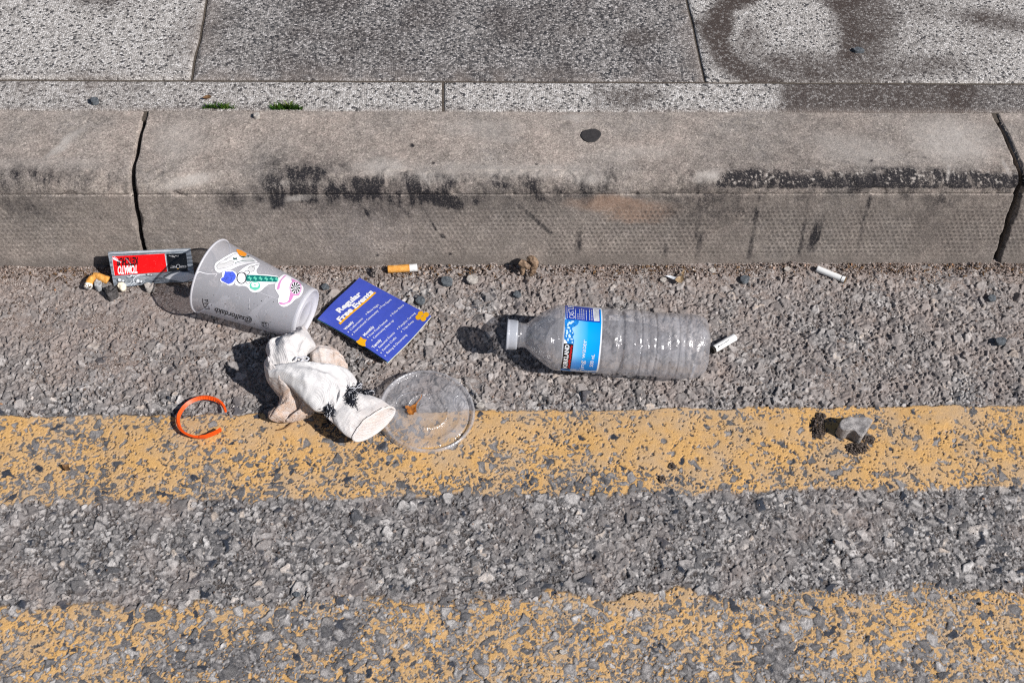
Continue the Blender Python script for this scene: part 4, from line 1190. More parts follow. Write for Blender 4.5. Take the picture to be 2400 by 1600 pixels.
# dry leaf inside the lid
def leaf_mat(name, a, b):
    t = NT(name); n = t.noise(350, 4, .7); c = t.ramp(n, [(.34, a), (.62, b)])
    df = t.bsdf(c, .65, t.bump(n, .5, .0008)); tl = t.add('BsdfTranslucent', {'Color': c}).outputs[0]
    return t.done(t.add('MixShader', {0: .25, 1: df, 2: tl}).outputs[0])
LEAFO = leaf_mat('orange_dry_leaf', (.16, .045, .008), (.60, .22, .03)); LEAFB = leaf_mat('brown_dry_leaf', (.10, .05, .022), (.30, .17, .075)); LEAFT = leaf_mat('tan_dry_leaf', (.28, .18, .09), (.55, .42, .26))


def leaf(name, outline, stem, hit, mat, label, curl=.002, lay=.001, base=None):
    """leaf blade over the pixel outline, curled up at its edges, with a stalk"""
    c = np.mean(outline, 0); P0 = hit(np.array([c]), 0.)[0]
    e = empty(name, P0, label, 'leaf')
    mb = MB(); V, Fs = tess(outline, 2.); d = np.linalg.norm(V - c, axis=1); d = d / d.max()
    lift = lay + curl * d ** 2 + curl * .5 * (fbm(V[:, 0] * .15, V[:, 1] * .15, 3, 77) - .5)
    P = np.vstack([hit(V[i:i + 1], float(l)) for i, l in enumerate(lift)])
    mb.add(P, Fs); mb.add(P + np.array([0, 0, -.00025]), [f[::-1] for f in Fs]); mb.build('blade', [mat], e)
    if stem is not None:
        mb = MB(); sp = crom(stem, 12); tube(mb, np.vstack([hit(sp[i:i + 1], lay + .001 * i / 11) for i in range(12)]), np.linspace(.0006, .0003, 12), 6); mb.build('stalk', [mat], e)
    return e


leaf('dry_leaf', zp((610, 690), (650, 680), (690, 695), (730, 670), (770, 660), (800, 650), (790, 700), (785, 740), (795, 780), (760, 790), (740, 830), (700, 820), (680, 835), (670, 790), (635, 770), (650, 740), (615, 720)),
     zp((770, 670), (820, 610), (860, 560), (880, 500)), lidhit, LEAFO, 'small orange lobed dry leaf caught inside the clear drink lid', .002, .002)

# ================================================================== KETCHUP SACHET
so6 = (180, 560); sk6 = 8.4
s6 = lambda *p: Z3(p, so6, sk6)
Qs = s6((607, 262), (2232, 188), (2330, 815), (735, 950))
zb0, zb1 = (float(zr(*G(q[0], q[1], 0)[:2], .008)) for q in (Qs[3], Qs[2]))
crn = lambda s, t: (.0016 * (fbm(s * 5 + 1, t * 3, 4, 970) - .5) + .0022 * np.sin(np.clip(t, 0, 1) * np.pi) * np.sin(np.clip(s, 0, 1) * np.pi) + .0012 * sst(.55, .8, t) * np.sin(s * 9)
                    + .0028 * sst(.62, .8, t) * sst(.72, .84, s) * sst(1.0, .9, s))
sach = Sheet(Qs, [.037, .036, zb1 + .003, zb0 + .0025], crn)
sachet = empty('ketchup_sachet', G(350, 668, zb0), 'silver and red tomato ketchup sachet leaning against the kerb beside the cup', 'sachet')


def foil_mat():
    t = NT('grey_foil_print'); g = t.add('TexCoord').outputs['Object']
    mp = t.add('Mapping', {'Vector': g, 'Scale': (14, 190, 190)}).outputs[0]
    n = t.noise(2.0, 5, .65, vec=mp); n2 = t.noise(1.2, 3, vec=mp)
    c = t.ramp(n, [(.30, (.075, .09, .11)), (.46, (.20, .23, .265)), (.60, (.36, .40, .44)), (.72, (.60, .64, .68))])
    c = t.mix(t.mapr(t.noise(500, 3), .55, .75, 0, .4), c, (.7, .72, .75))
    return t.done(t.bsdf(c, .33, t.bump(t.M('ADD', n2, t.noise(260, 3)), .35, .0012), Metallic=.25, Specular_IOR_Level=.55))


FOIL = foil_mat()
def gloss(name, col, r=.22):
    t = NT(name); n = t.noise(150, 4, .6)
    c = t.mix(t.mapr(t.noise(1300, 2), .70, .74, 0, .5), col, (.6, .5, .5))
    return t.done(t.bsdf(c, r, t.bump(n, .3, .0015), Specular_IOR_Level=.55))


KRED = gloss('ketchup_red_print', (.78, .004, .004)); KBLK = gloss('black_print', (.006, .006, .007)); SILV = gloss('silver_highlight', (.66, .69, .73), .3); MIDG = gloss('mid_grey_print', (.25, .275, .30), .3); DKG = gloss('dark_grey_print', (.05, .055, .065), .3)
mb = MB(); sach.mesh(mb, 0, n=(200, 100), thick=.0016); hs = sach.hit
put_poly(mb, s6((700, 342), (1760, 285), (1815, 632), (752, 716)), hs, .00025, 1, 3)
put_poly(mb, s6((1795, 290), (2160, 282), (2205, 625), (1842, 632)), hs, .00025, 2, 3)
# grey tomatoes and stalks along the lower edge
def tom(cx, cy, rx, ry):
    put_poly(mb, s6(*circ(cx, cy, rx, 26, ry)), hs, .00026, 4, 3)
    put_poly(mb, s6(*circ(cx - rx * .1, cy + ry * .15, rx * .82, 22, ry * .7)), hs, .00031, 5, 3)
    put_poly(mb, s6(*circ(cx + rx * .25, cy - ry * .1, rx * .52, 18, ry * .48)), hs, .00036, 4, 3)
    put_poly(mb, s6(*circ(cx - rx * .35, cy - ry * .05, rx * .3, 14, ry * .42)), hs, .00037, 3, 3)
    put_poly(mb, s6(*circ(cx + rx * .3, cy + ry * .2, rx * .18, 12, ry * .3)), hs, .00041, 3, 3)
tom(900, 800, 120, 72); tom(1275, 815, 100, 82); tom(1130, 715, 70, 36); tom(1480, 690, 90, 34)
for pts, wd in (([(1390, 690), (1280, 700), (1190, 740), (1150, 790), (1160, 840)], 1.7), ([(1160, 720), (1230, 700), (1290, 690)], 1.2), ([(960, 870), (1010, 890), (1060, 870), (1120, 810)], 1.1), ([(1100, 900), (1140, 860), (1190, 850)], 1.2), ([(780, 890), (860, 870), (940, 880)], 1.0), ([(1010, 720), (1060, 740), (1110, 720)], 1.4), ([(1200, 800), (1215, 850), (1270, 840)], 1.0), ([(1215, 850), (1190, 880), (1150, 900)], .9)):
    put_stroke(mb, s6(*crom(pts, 18)), wd, hs, .00046, 3)
put_poly(mb, s6((1770, 765), (1900, 680), (2060, 632), (2200, 650), (2330, 700), (2310, 770), (2130, 825), (1990, 800), (1880, 790)), hs, .0003, 6, 3)
put_stroke(mb, s6(*crom([(1745, 735), (1830, 690), (1930, 640), (2060, 618)], 12)), 2.6, hs, .00034, 5)
# torn print and glints
put_poly(mb, s6((705, 352), (760, 368), (850, 425), (900, 445), (880, 470), (800, 430), (715, 395)), hs, .00042, 3, 3)
put_stroke(mb, s6(*crom([(745, 350), (800, 375), (830, 395)], 8)), 1.0, hs, .00042, 3); put_stroke(mb, s6(*crom([(985, 372), (1040, 420), (1095, 490)], 8)), 1.6, hs, .00048, 4)
put_stroke(mb, s6(*crom([(712, 400), (722, 540), (750, 710)], 10)), 1.0, hs, .0004, 3); put_stroke(mb, s6(*crom([(1768, 300), (1800, 480), (1822, 625)], 10)), 1.0, hs, .0004, 3)
for pts in ([(620, 285), (1000, 262), (1500, 240), (2200, 215)], [(640, 320), (1100, 290), (1700, 262)]):
    put_stroke(mb, s6(*crom(pts, 30)), 1.1, hs, .0003, 3 if pts[0][1] < 300 else 5)
for k in range(9): put_stroke(mb, s6((2175 + k * 1.5, 330 + k * 36), (2270 + k * 4, 322 + k * 36)), .7, hs, .0003, 3 if k % 2 else 5)
# writing, upside down as the sachet lies
upv = np.array((2, 150)) / sk6
put_text(mb, 'TOMATO', s6((1236, 508))[0], s6((822, 535))[0], np.array((-6, 152)) / sk6, hs, .00045, 6, .035, .95)
put_text(mb, 'KETCHUP', s6((1240, 352))[0], s6((806, 378))[0], np.array((-4, 148)) / sk6, hs, .00045, 2, .035, .95)
put_text(mb, 'COR', s6((2168, 517))[0], s6((2052, 519))[0], np.array((-1, 40)) / sk6, hs, .00045, 6, .0)
put_text(mb, 'NET', s6((1985, 519))[0], s6((1872, 521))[0], np.array((-1, 40)) / sk6, hs, .00045, 6, .0)
put_stroke(mb, s6(*(circ(2018, 530, 32, 18, 38) + circ(2018, 530, 32, 18, 38)[:1])), .8, hs, .00045, 6)
put_poly(mb, s6((2000, 572), (2032, 570), (2030, 580), (2000, 582)), hs, .00046, 7, 9)
for k in range(10): put_stroke(mb, s6((1845 + k * 19, 315 + (k * 7) % 19), (1852 + k * 19, 330 + (k * 5) % 30)), .7, hs, .00045, 6)
mb.build('packet', [FOIL, KRED, KBLK, SILV, MIDG, DKG, WHITE, GOLD], sachet)


# ================================================================== SOCK
def sock_mat(name, dirt):
    t = NT(name); d = t.attr('dirt'); s = t.attr('ss'); k = t.attr('kk')
    n = t.noise(120, 4, .65); f = t.noise(1500, 3)
    c = t.mix(t.mapr(n, .35, .65), (.64, .635, .645), (.73, .72, .715))
    dn = t.M('MULTIPLY', d, t.mapr(t.noise(170, 5, .7), .30, .62, .25, 1.15), clamp=True)
    c = t.mix(dn, c, t.mix(t.mapr(f, .35, .65), (.50, .34, .25), (.62, .48, .39)))
    c = t.mix(t.M('MULTIPLY', d, t.mapr(t.noise(620, 3, .6), .60, .68, 0, .9)), c, (.09, .06, .04))
    c = t.mix(t.mapr(t.noise(800, 2), .735, .76, 0, .8), c, (.05, .045, .045))
    rib = t.M('ABSOLUTE', t.M('SINE', t.M('MULTIPLY', k, 3.1416)))
    st = t.M('ABSOLUTE', t.M('SINE', t.M('ADD', t.M('MULTIPLY', s, 3.1416), t.M('MULTIPLY', k, 1.57))))
    h = t.M('ADD', t.M('ADD', t.M('MULTIPLY', rib, .22), t.M('MULTIPLY', st, .20)), t.M('MULTIPLY', f, .5))
    b = t.bump(h, .9, .0009)
    return t.done(t.bsdf(c, .95, b, Specular_IOR_Level=.1, Sheen_Weight=.15))


SOCK = sock_mat('dirty_white_knit', 0)
k3 = 2195 / 420.; o3 = (540, 760)
sz0 = float(zr(*G(720, 900)[:2], .03))


def loft(mb, L, R, zc, hh, dirt, n=70, m=60, p=1.65, fold=(), rim=None, noise_=.0012, cap=True, seed=0, bow=0.):
    """a flattened tube between the left and right pixel outlines; zc its middle height, hh its half thickness along it"""
    L = crom(Z3(L, o3, k3), n); R = crom(Z3(R, o3, k3), n)
    t = np.linspace(0, 1, n)
    zc = np.interp(t, np.linspace(0, 1, len(zc)), zc) + sz0; hh = np.interp(t, np.linspace(0, 1, len(hh)), hh); dd = np.interp(t, np.linspace(0, 1, len(dirt)), dirt)
    PL = G(L[:, 0], L[:, 1], zc); PR = G(R[:, 0], R[:, 1], zc)
    ctr = (PL + PR) / 2; half = (PR - PL) / 2; wd = np.linalg.norm(half, axis=1)
    a = np.linspace(0, 2 * np.pi, m, endpoint=False)
    ca = np.sign(np.cos(a)) * np.abs(np.cos(a)) ** (2 / p); sa = np.sign(np.sin(a)) * np.abs(np.sin(a)) ** (2 / p)
    V = ctr[:, None] + half[:, None] * ca[None, :, None]
    z = hh[:, None] * sa[None]
    S = np.r_[0, np.cumsum(np.linalg.norm(np.diff(ctr, axis=0), axis=1))]
    q = ca[None] * wd[:, None]
    nz = noise_ * 2 * (fbm(np.broadcast_to(S[:, None] / .016, q.shape) + seed, q / .016, 4, 990) - .5) + noise_ * 1.5 * ((1 - np.abs(2 * fbm(np.broadcast_to(S[:, None] / .022, q.shape) + seed * 3, q / .007 + S[:, None] * 40, 3, 992) - 1)) ** 4 - .4) + noise_ * .8 * (fbm(np.broadcast_to(S[:, None] / .004, q.shape) + seed, q / .009, 3, 991) - .5)
    for (c0, s0, w0, amp, sl) in fold:     # ridges (amp > 0) and creases (amp < 0) running along the tube
        cc = c0 + sl * (t[:, None] - .5)
        nz = nz + amp * np.exp(-((ca[None] - cc) / w0) ** 2) * np.exp(-((t[:, None] - s0) / .33) ** 2)
    V[..., 2] += z + nz * (sa[None] > -.2)
    if rim is not None: V += rim(t[:, None], a[None], half)
    Fs = [(i * m + j, (i + 1) * m + j, (i + 1) * m + (j + 1) % m, i * m + (j + 1) % m) for i in range(n - 1) for j in range(m)]
    b = mb.add(V.reshape(-1, 3), Fs, 0, dirt=np.repeat(dd, m), ss=np.repeat(S / .0007, m), kk=((a / np.pi)[None] * wd[:, None] / .0008).reshape(-1))
    if cap:
        for i, rev in ((0, False), (n - 1, True)):
            f = [b + i * m + j for j in range(m)]; mb.f.append(tuple(f[::-1] if rev else f)); mb.m.append(0)
    return V


sock = empty('sock', G(720, 905, sz0), 'dirty torn white sock crumpled on the road across the edge of the yellow line', 'sock')
mb = MB()
# lower flap, beige with dirt
loft(mb, [(416, 545), (430, 640), (520, 780), (598, 905), (575, 1010), (458, 1095), (470, 1150), (560, 1175)], [(560, 560), (680, 690), (800, 800), (900, 920), (1045, 1020), (1020, 1090), (860, 1165), (720, 1195)],
     [.034, .032, .028, .022, .015, .010, .007, .004], [.018, .018, .018, .016, .013, .009, .006, .003], [.1, .25, .5, .8, 1, 1, 1, 1],
     fold=((.1, .72, .10, -.005, .5), (-.4, .7, .2, .003, 0), (.45, .75, .15, .003, .3)), noise_=.0022, seed=3)
# toe lobe, stained
loft(mb, [(975, 440), (985, 350), (1030, 288), (1130, 282), (1270, 315), (1370, 385), (1435, 500)], [(985, 470), (1010, 505), (1080, 520), (1180, 530), (1290, 540), (1380, 545), (1440, 530)],
     [.010, .012, .013, .012, .011, .009, .006], [.006, .010, .012, .011, .010, .008, .004], [.5, .5, .45, .6, .85, .9, .8], fold=((0, .6, .2, .002, .2),), noise_=.0018, seed=9)
# upper lobe, the leg of the sock folded away towards the cup
loft(mb, [(480, 600), (452, 500), (456, 410), (438, 310), (490, 268), (600, 215), (720, 160), (870, 62)], [(950, 560), (925, 480), (900, 440), (930, 380), (968, 310), (1045, 275), (1010, 190), (925, 62)],
     [.026, .028, .029, .028, .026, .022, .018, .014], [.016, .018, .019, .018, .017, .015, .012, .005], [.1, .1, .1, .12, .15, .2, .3, .3], fold=((-.75, .35, .16, .004, .2), (-.45, .4, .14, -.003, .2), (.55, .25, .12, -.004, -.3), (.1, .6, .2, .002, .5)), noise_=.0016, seed=21)
# main tube running down to the cuff
loft(mb, [(470, 640), (540, 655), (650, 705), (760, 790), (860, 890), (950, 985), (1040, 1062), (1120, 1075), (1180, 1085), (1250, 1130)], [(455, 545), (560, 522), (740, 500), (960, 488), (1200, 505), (1420, 545), (1520, 640), (1562, 745), (1500, 820), (1440, 880)],
     [.040, .041, .040, .038, .036, .034, .031, .028, .026, .025], [.006, .010, .013, .015, .017, .018, .017, .015, .013, .012], [.05, .03, .0, .0, .0, .0, .03, .05, .1, .1],
     fold=((-.55, .45, .13, .003, .3), (.25, .75, .16, -.004, .5), (-.1, .75, .12, .0035, .4), (.55, .7, .12, .003, .2), (.75, .85, .1, -.004, 0)), noise_=.0014, seed=33)
main = mb.build('body', [SOCK], sock)
# cuff: an open tube with a thick rolled hem; its mouth slants so the lower lip reaches further out
mb = MB()
mouth = lambda k: (lambda t, a, half: (sst(.45, 1., t) * (-np.sin(a)) * .0046 * k)[..., None] * np.array([.70, -.55, -.05]))
Lc = [(1170, 1085), (1225, 1130), (1270, 1205), (1330, 1285), (1400, 1350), (1490, 1400)]; Rc = [(1400, 860), (1490, 845), (1600, 850), (1740, 885), (1880, 945), (1990, 1020)]
cuff_out = loft(mb, Lc, Rc, [.0245, .0235, .0225, .021, .019, .0175], [.0095, .0095, .0098, .0098, .0095, .0085], [.08, .1, .1, .12, .2, .28], rim=mouth(1.), cap=False, p=1.9, fold=((.1, .55, .14, -.002, .1), (.35, .7, .10, -.0018, .1), (-.3, .6, .16, .0015, 0), (.6, .75, .10, .0015, 0)), noise_=.0009, seed=51)
n_, m_ = cuff_out.shape[:2]
# hem turned inwards and the inside of the tube
end = cuff_out[-1]; cen = end.mean(0); prev = cuff_out[-8].mean(0); axd = (cen - prev) / np.linalg.norm(cen - prev)
rings = []
for th, dpt in ((-.05, .0012), (-.03, .0026), (.05, .0030), (.12, .0018), (.15, -.002), (.15, -.010), (.20, -.022), (.35, -.036)):
    rg = end + (cen - end) * (th * np.array([.55, .55, 1.6])) + axd * dpt
    rings.append(rg)
V = np.vstack(rings)
Fs = [(i * m_ + j, (i + 1) * m_ + j, (i + 1) * m_ + (j + 1) % m_, i * m_ + (j + 1) % m_) for i in range(len(rings) - 1) for j in range(m_)]
mb.add(V, Fs, 0, dirt=np.repeat([.3, .3, .3, .35, .4, .4, .4, .4], m_), ss=np.repeat(np.arange(8) * 2., m_), kk=np.tile(np.linspace(0, 40, m_), 8))
cuff = mb.build('cuff', [SOCK], sock)
# black frayed yarn on both sides of the narrow waist
YARN = plain('black_yarn', (.010, .012, .020), .9, .4); YARNW = plain('pale_yarn', (.55, .56, .6), .9, .1)
for cx, cy, rx, ry, zz, nn, dr in ((1450, 820, 80, 66, .0345, 420, -.5), (1485, 925, 46, 52, .036, 200, -.9), (1215, 1005, 72, 95, .0335, 520, -1.1), (1650, 828, 95, 24, .027, 140, -.5), (1560, 750, 40, 50, .030, 110, 1.0), (1230, 1150, 50, 50, .016, 90, -.8)):
    mb = MB()
    for k in range(nn):
        q_ = np.clip([random.gauss(0, .5), random.gauss(0, .5)], -1.1, 1.1)
        p = np.array(Z3([(cx + rx * q_[0], cy + ry * q_[1])], o3, k3)[0])
        P = G(p[0], p[1], sz0 + zz - .004 * abs(q_[0]) + random.uniform(-.0025, .0015)); a = dr + random.gauss(0, .6) + (math.pi if random.random() < .5 else 0); pts = [P]
        L_ = random.uniform(.35, .9); el = random.uniform(-.5, .2)
        for i in range(6):
            a += random.gauss(0, .35); el += random.gauss(0, .25); pts.append(pts[-1] + np.array([math.cos(a), math.sin(a), .6 * el]) * .0011 * L_)
            pts[-1][2] = max(pts[-1][2], sz0 + .0005)
        tube(mb, pts, np.linspace(1, .55, 7) * random.uniform(.0003, .00055), 5, 0 if random.random() < .80 else 1)
    mb.build('frayed_yarn', [YARN, YARNW], sock)
mb = MB(); pts = Z3([(1150, 1005), (1080, 1010), (1045, 1050), (1055, 1085), (1110, 1085), (1150, 1075)], o3, k3)
tube(mb, G(*crom(pts, 24).T, sz0 + .022), .0008, 6); mb.build('loose_loop', [YARN], sock)
mb = MB(); pts = Z3([(790, 440), (820, 400), (870, 410), (900, 395), (960, 420), (940, 440), (890, 430), (860, 460), (900, 480)], o3, k3)
tube(mb, G(*crom(pts, 40).T, sz0 + .044), .0008, 6); mb.build('loose_loop', [YARNW], sock)

# ================================================================== WRISTBAND
BAND = plain('orange_plastic', (.80, .085, .004), .42, .06, 200, .45)
k7 = 10.456
wp = [(1560, 670), (1500, 530), (1370, 410), (1200, 345), (1000, 325), (800, 375), (600, 490), (470, 640), (385, 830), (405, 1000), (480, 1130), (620, 1230), (800, 1290), (950, 1295), (1090, 1275), (1120, 1262), (1300, 1190), (1440, 1105)]
wz = float(zr(*G(470, 980)[:2], .03))
wc = crom(Z3(wp, (380, 900), k7), 220)
hgt = np.interp(np.linspace(0, 1, 220), [0, .06, .12, .3, .5, .62, .70, .80, .81, 1], np.array([.0050, .0058, .0068, .0078, .0076, .0065, .0060, .0072, .0105, .0100]) * .48)
zc_ = wz + np.interp(np.linspace(0, 1, 220), [0, .1, .3, .6, .8, 1], np.array([.0065, .006, .0062, .0058, .0055, .0062]) * .62)
C = G(wc[:, 0], wc[:, 1], zc_); cen = C.mean(0); rad = C - cen; rad[:, 2] = 0; rad /= np.linalg.norm(rad, axis=1)[:, None]
tg = np.gradient(C, axis=0); tg /= np.linalg.norm(tg, axis=1)[:, None]; sd = np.cross(tg, [0, 0, 1.]); sd /= np.linalg.norm(sd, axis=1)[:, None]; sd *= np.sign((sd * rad).sum(1))[:, None]
lean = np.radians(np.interp(np.linspace(0, 1, 220), [0, .3, .5, .7, 1], [10, 38, 52, 18, 8]))
hv = np.array([0, 0, 1.]) * np.cos(lean)[:, None] + sd * np.sin(lean)[:, None]
nv = np.cross(tg, hv); nv /= np.linalg.norm(nv, axis=1)[:, None]
th = .0010
ridge = .00022 * (np.sin(np.arange(220) * 1.25) > 0) * (np.arange(220) > 8) * (np.arange(220) < 62)
band = []
for a_, b_ in ((-1, -1), (-1, 1), (1, 1), (1, -1)):
    band.append(C + hv * (hgt / 2 * a_)[:, None] + nv * ((th + ridge) * b_)[:, None])
V = np.stack(band, 1).reshape(-1, 3)
mb = MB(); mb.add(V, [(i * 4 + j, i * 4 + (j + 1) % 4, (i + 1) * 4 + (j + 1) % 4, (i + 1) * 4 + j) for i in range(219) for j in range(4)] + [(0, 1, 2, 3), (219 * 4 + 3, 219 * 4 + 2, 219 * 4 + 1, 219 * 4)])
wb = recalc(mb.build('plastic_tie', [BAND], None, smooth=False))
tag(wb, 'bright orange plastic band bent into an open C across the edge of the yellow line', 'plastic band')

# ================================================================== CIGARETTE ENDS
FILT = stone_mat('cork_filter_paper', (.50, .20, .03), (.72, .34, .07), (.85, .50, .16), 1200)
CPAP = plain('cigarette_paper', (.76, .77, .76), .75, .05, 900, bumps=.2); TOB = stone_mat('brown_tobacco', (.06, .035, .015), (.20, .12, .05), (.5, .36, .2), 1500)
BURN = plain('burnt_end', (.02, .017, .014), .95, .5, 800)


def butt(label, a, b, r, parts, ends=(CPAP, TOB), flat=1.0, zoff=0.):
    """parts: (share along, material, name); a, b: pixels of the two ends of the axis"""
    m0 = G(*((np.array(a) + np.array(b)) / 2), 0.)
    z = float(zr(m0[0], m0[1], .006)) - .0012 + r * flat + zoff
    A_, B_ = G(*a, z), G(*b, z); ax_ = B_ - A_; l_ = np.linalg.norm(ax_); ax_ /= l_
    e_1 = np.cross(ax_, [0, 0, 1.]); e_1 /= np.linalg.norm(e_1); e_2 = np.cross(e_1, ax_) * flat
    e = empty('cigarette_butt', ((A_ + B_) / 2) * [1, 1, 0] + [0, 0, z - r * flat], label, 'cigarette butt', 'cigarette ends in the gutter')
    s0 = 0
    for i, (s1, mt, nm) in enumerate(parts):
        mb = MB(); rr = r * (1 + .018 * (i % 2))
        first, last = i == 0, i == len(parts) - 1
        pf = []
        if first: pf += [(l_ * s0, .0002), (l_ * s0 + .0001, rr * .86), (l_ * s0 + .0004, rr)]
        else: pf += [(l_ * s0, rr)]
        pf += [(l_ * (s0 + (s1 - s0) * q), rr) for q in np.linspace(.05, .95, 10)]
        if last: pf += [(l_ * s1 - .0003, rr), (l_ * s1, rr * .9), (l_ * s1 - .0012, rr * .8), (l_ * s1 - .0010, .0002)]
        else: pf += [(l_ * s1, rr)]
        dn = lambda h, a__: .00035 * (fbm(np.cos(a__) * 2 + h * 300, np.sin(a__) * 2 + 5, 3, 44) - .5) * 2 * (r / .0038)
        lathe(mb, A_, ax_, e_1, e_2, pf, 32, mod=dn); mb.build(nm, [mt], e)
        s0 = s1
    return e, A_, B_, z


butt('cigarette butt with orange filter and short torn white end at the kerb foot', (908, 631), (978, 627), .0040, ((.74, FILT, 'filter'), (1, CPAP, 'paper')))
e_, A_, B_, z_ = butt('longest white cigarette end, with thin dark ring, at the kerb foot', (1914, 629), (1982, 657), .0034, ((.84, CPAP, 'paper'), (.862, INK, 'ring'), (.97, CPAP, 'filter'), (1, TOB, 'tobacco')))
e_, A_, B_, z_ = butt('short plain white cigarette filter lying beside the base of the water bottle', (1668, 821), (1722, 790), .0039, ((.10, BURN, 'burnt_end'), (1, CPAP, 'filter')))
ax_ = (B_ - A_) / np.linalg.norm(B_ - A_); hcig = cone_hit(A_, ax_, .0040, 0.)
mb = MB(); p5 = lambda *p: Z3(p, (1360, 690), 2352 / 400.)
put_text(mb, 'PARLIAMENT', p5((1928, 716))[0], p5((2058, 632))[0], np.array((-9, -14)) / 5.88, hcig, .0002, 0, .0)
for d_ in (0, 16): put_stroke(mb, p5((1822 + d_, 722 - d_ * .2), (1862 + d_, 754 - d_ * .2)), .9, hcig, .0002, 0)
put_stroke(mb, p5((1895, 722), (1915, 706)), 1.6, hcig, .0002, 0); put_stroke(mb, p5((1900, 730), (1920, 712)), 1.2, hcig, .0002, 0)
mb.build('lettering', [INK], e_, smooth=False)
# the crushed one, bent double
z_ = float(zr(*G(222, 660)[:2], .008))
e = empty('cigarette_butt', G(228, 662, z_), 'crushed orange cigarette filter bent into an L left of the ketchup sachet', 'cigarette butt', 'cigarette ends in the gutter')
def crush(name, pts, rads, mat, zs):
    mb = MB(); q = crom(s6(*pts), 30); zz = np.interp(np.linspace(0, 1, 30), np.linspace(0, 1, len(zs)), zs)
    P = G(q[:, 0], q[:, 1], z_ + zz); rr = np.interp(np.linspace(0, 1, 30), np.linspace(0, 1, len(rads)), rads)
    tube(mb, P, rr, 18); V = np.array(mb.v); V += .0011 * (np.stack([fbm(V[:, 0] / .004 + i * 9, V[:, 1] / .004 + V[:, 2] / .004, 3, 55 + i) for i in range(3)], 1) - .5); mb.v = [tuple(v) for v in V]
    mb.build(name, [mat], e)
crush('filter', [(330, 720), (400, 725), (500, 765), (620, 815)], [.0030, .0036, .0042, .0042], FILT, [.008, .0085, .007, .0055])
crush('filter', [(370, 740), (300, 775), (260, 830), (235, 890)], [.0030, .0036, .0040, .0040], FILT, [.008, .007, .006, .005])
crush('paper', [(240, 885), (222, 925), (205, 965)], [.0040, .0042, .0034], CPAP, [.005, .0045, .004])
mb = MB(); q = s6((205, 900)); 
P = [G(*s6((150 + random.random() * 130, 880 + random.random() * 70))[0], z_ + .006 + random.random() * .002) for _ in range(14)]
grains(mb, P, rng.uniform(.0006, .0014, 14)); mb.build('tobacco', [TOB], e)

# ================================================================== STONES AND CRUMBS
rock('grey_stone', Z3([(1040, 740), (1060, 680), (1100, 620), (1230, 540), (1450, 530), (1650, 540), (1800, 595), (1750, 690), (1650, 830), (1550, 965), (1480, 930), (1420, 860), (1330, 820), (1200, 845), (1090, 800)], (1850, 930), 9.408), GREYST, .017,
     'largest loose grey angular stone, resting on the yellow line among dark soil clods', 'stone', rough=.10, freq=1.3)
rock('slate_pebble', [(213, 240), (215, 234), (222, 232), (230, 234), (231, 240), (224, 243), (216, 243)], NAVYST, .006, 'small blue grey pebble on the pale edging strip above the left kerb joint', 'pebble', base=H - .001, group='loose pebbles')
rock('slate_pebble', [(1998, 117), (2008, 113), (2020, 116), (2026, 121), (2014, 123), (2003, 122)], NAVYST, .0045, 'dark pebble with a sharp shadow lying on the brown stained paving slab', 'pebble', base=H - .0005, group='loose pebbles')
rock('charred_lump', s6((580, 1050), (590, 1000), (660, 985), (740, 970), (810, 1030), (800, 1080), (740, 1140), (640, 1180), (590, 1130)), CHARC, .011, 'black charred lump below the corner of the ketchup sachet', 'lump', rough=.3)
rock('grey_pebble', s6((360, 960), (370, 880), (420, 840), (490, 850), (505, 900), (480, 970), (420, 990)), stone_mat('bluish_pebble', (.20, .21, .22), (.36, .37, .38), (.5, .5, .5)), .009, 'smooth grey pebble under the bent orange cigarette filter', 'pebble', group='loose pebbles')
rock('flat_stone', s6((500, 940), (520, 895), (620, 880), (700, 920), (705, 975), (600, 990), (520, 985)), stone_mat('mid_grey_chip', (.11, .10, .10), (.20, .19, .185), (.33, .31, .3)), .006, 'flat dull grey stone between the pebble and the charred lump', 'pebble', group='loose pebbles')
rock('pale_pebble', s6((1335, 935), (1400, 915), (1535, 925), (1530, 990), (1480, 1020), (1390, 1030)), PALEST, .009, 'squarish pale stone half under the lower edge of the ketchup sachet', 'pebble', group='loose pebbles')
GUMW = plain('cream_gum', (.80, .72, .56), .5, .08, 300, bumps=.3)
rock('chewed_gum', s6((795, 950), (810, 890), (860, 868), (940, 875), (975, 930), (950, 1010), (900, 1030), (850, 1010)), GUMW, .010, 'cream white lump of chewed gum at the lower left corner of the sachet', 'gum', rough=.16, freq=1.4, soft=True)
GUMB = plain('trodden_gum', (.035, .032, .033), .75, .25, 500, bumps=.4)
rock('trodden_gum', [(1360, 318), (1366, 309), (1380, 305), (1400, 305), (1409, 313), (1405, 324), (1394, 333), (1378, 334), (1365, 327)], GUMB, .0022, 'flat black disc of trodden chewing gum on top of the kerb', 'gum', base=H - .0012, rough=.08)
rock('pale_pebble', [(594, 271), (600, 267), (608, 269), (609, 275), (602, 278), (595, 276)], PALEST, .005, 'tiny white pebble on the kerb top between the two grass tufts', 'pebble', base=H - .0008, group='loose pebbles')
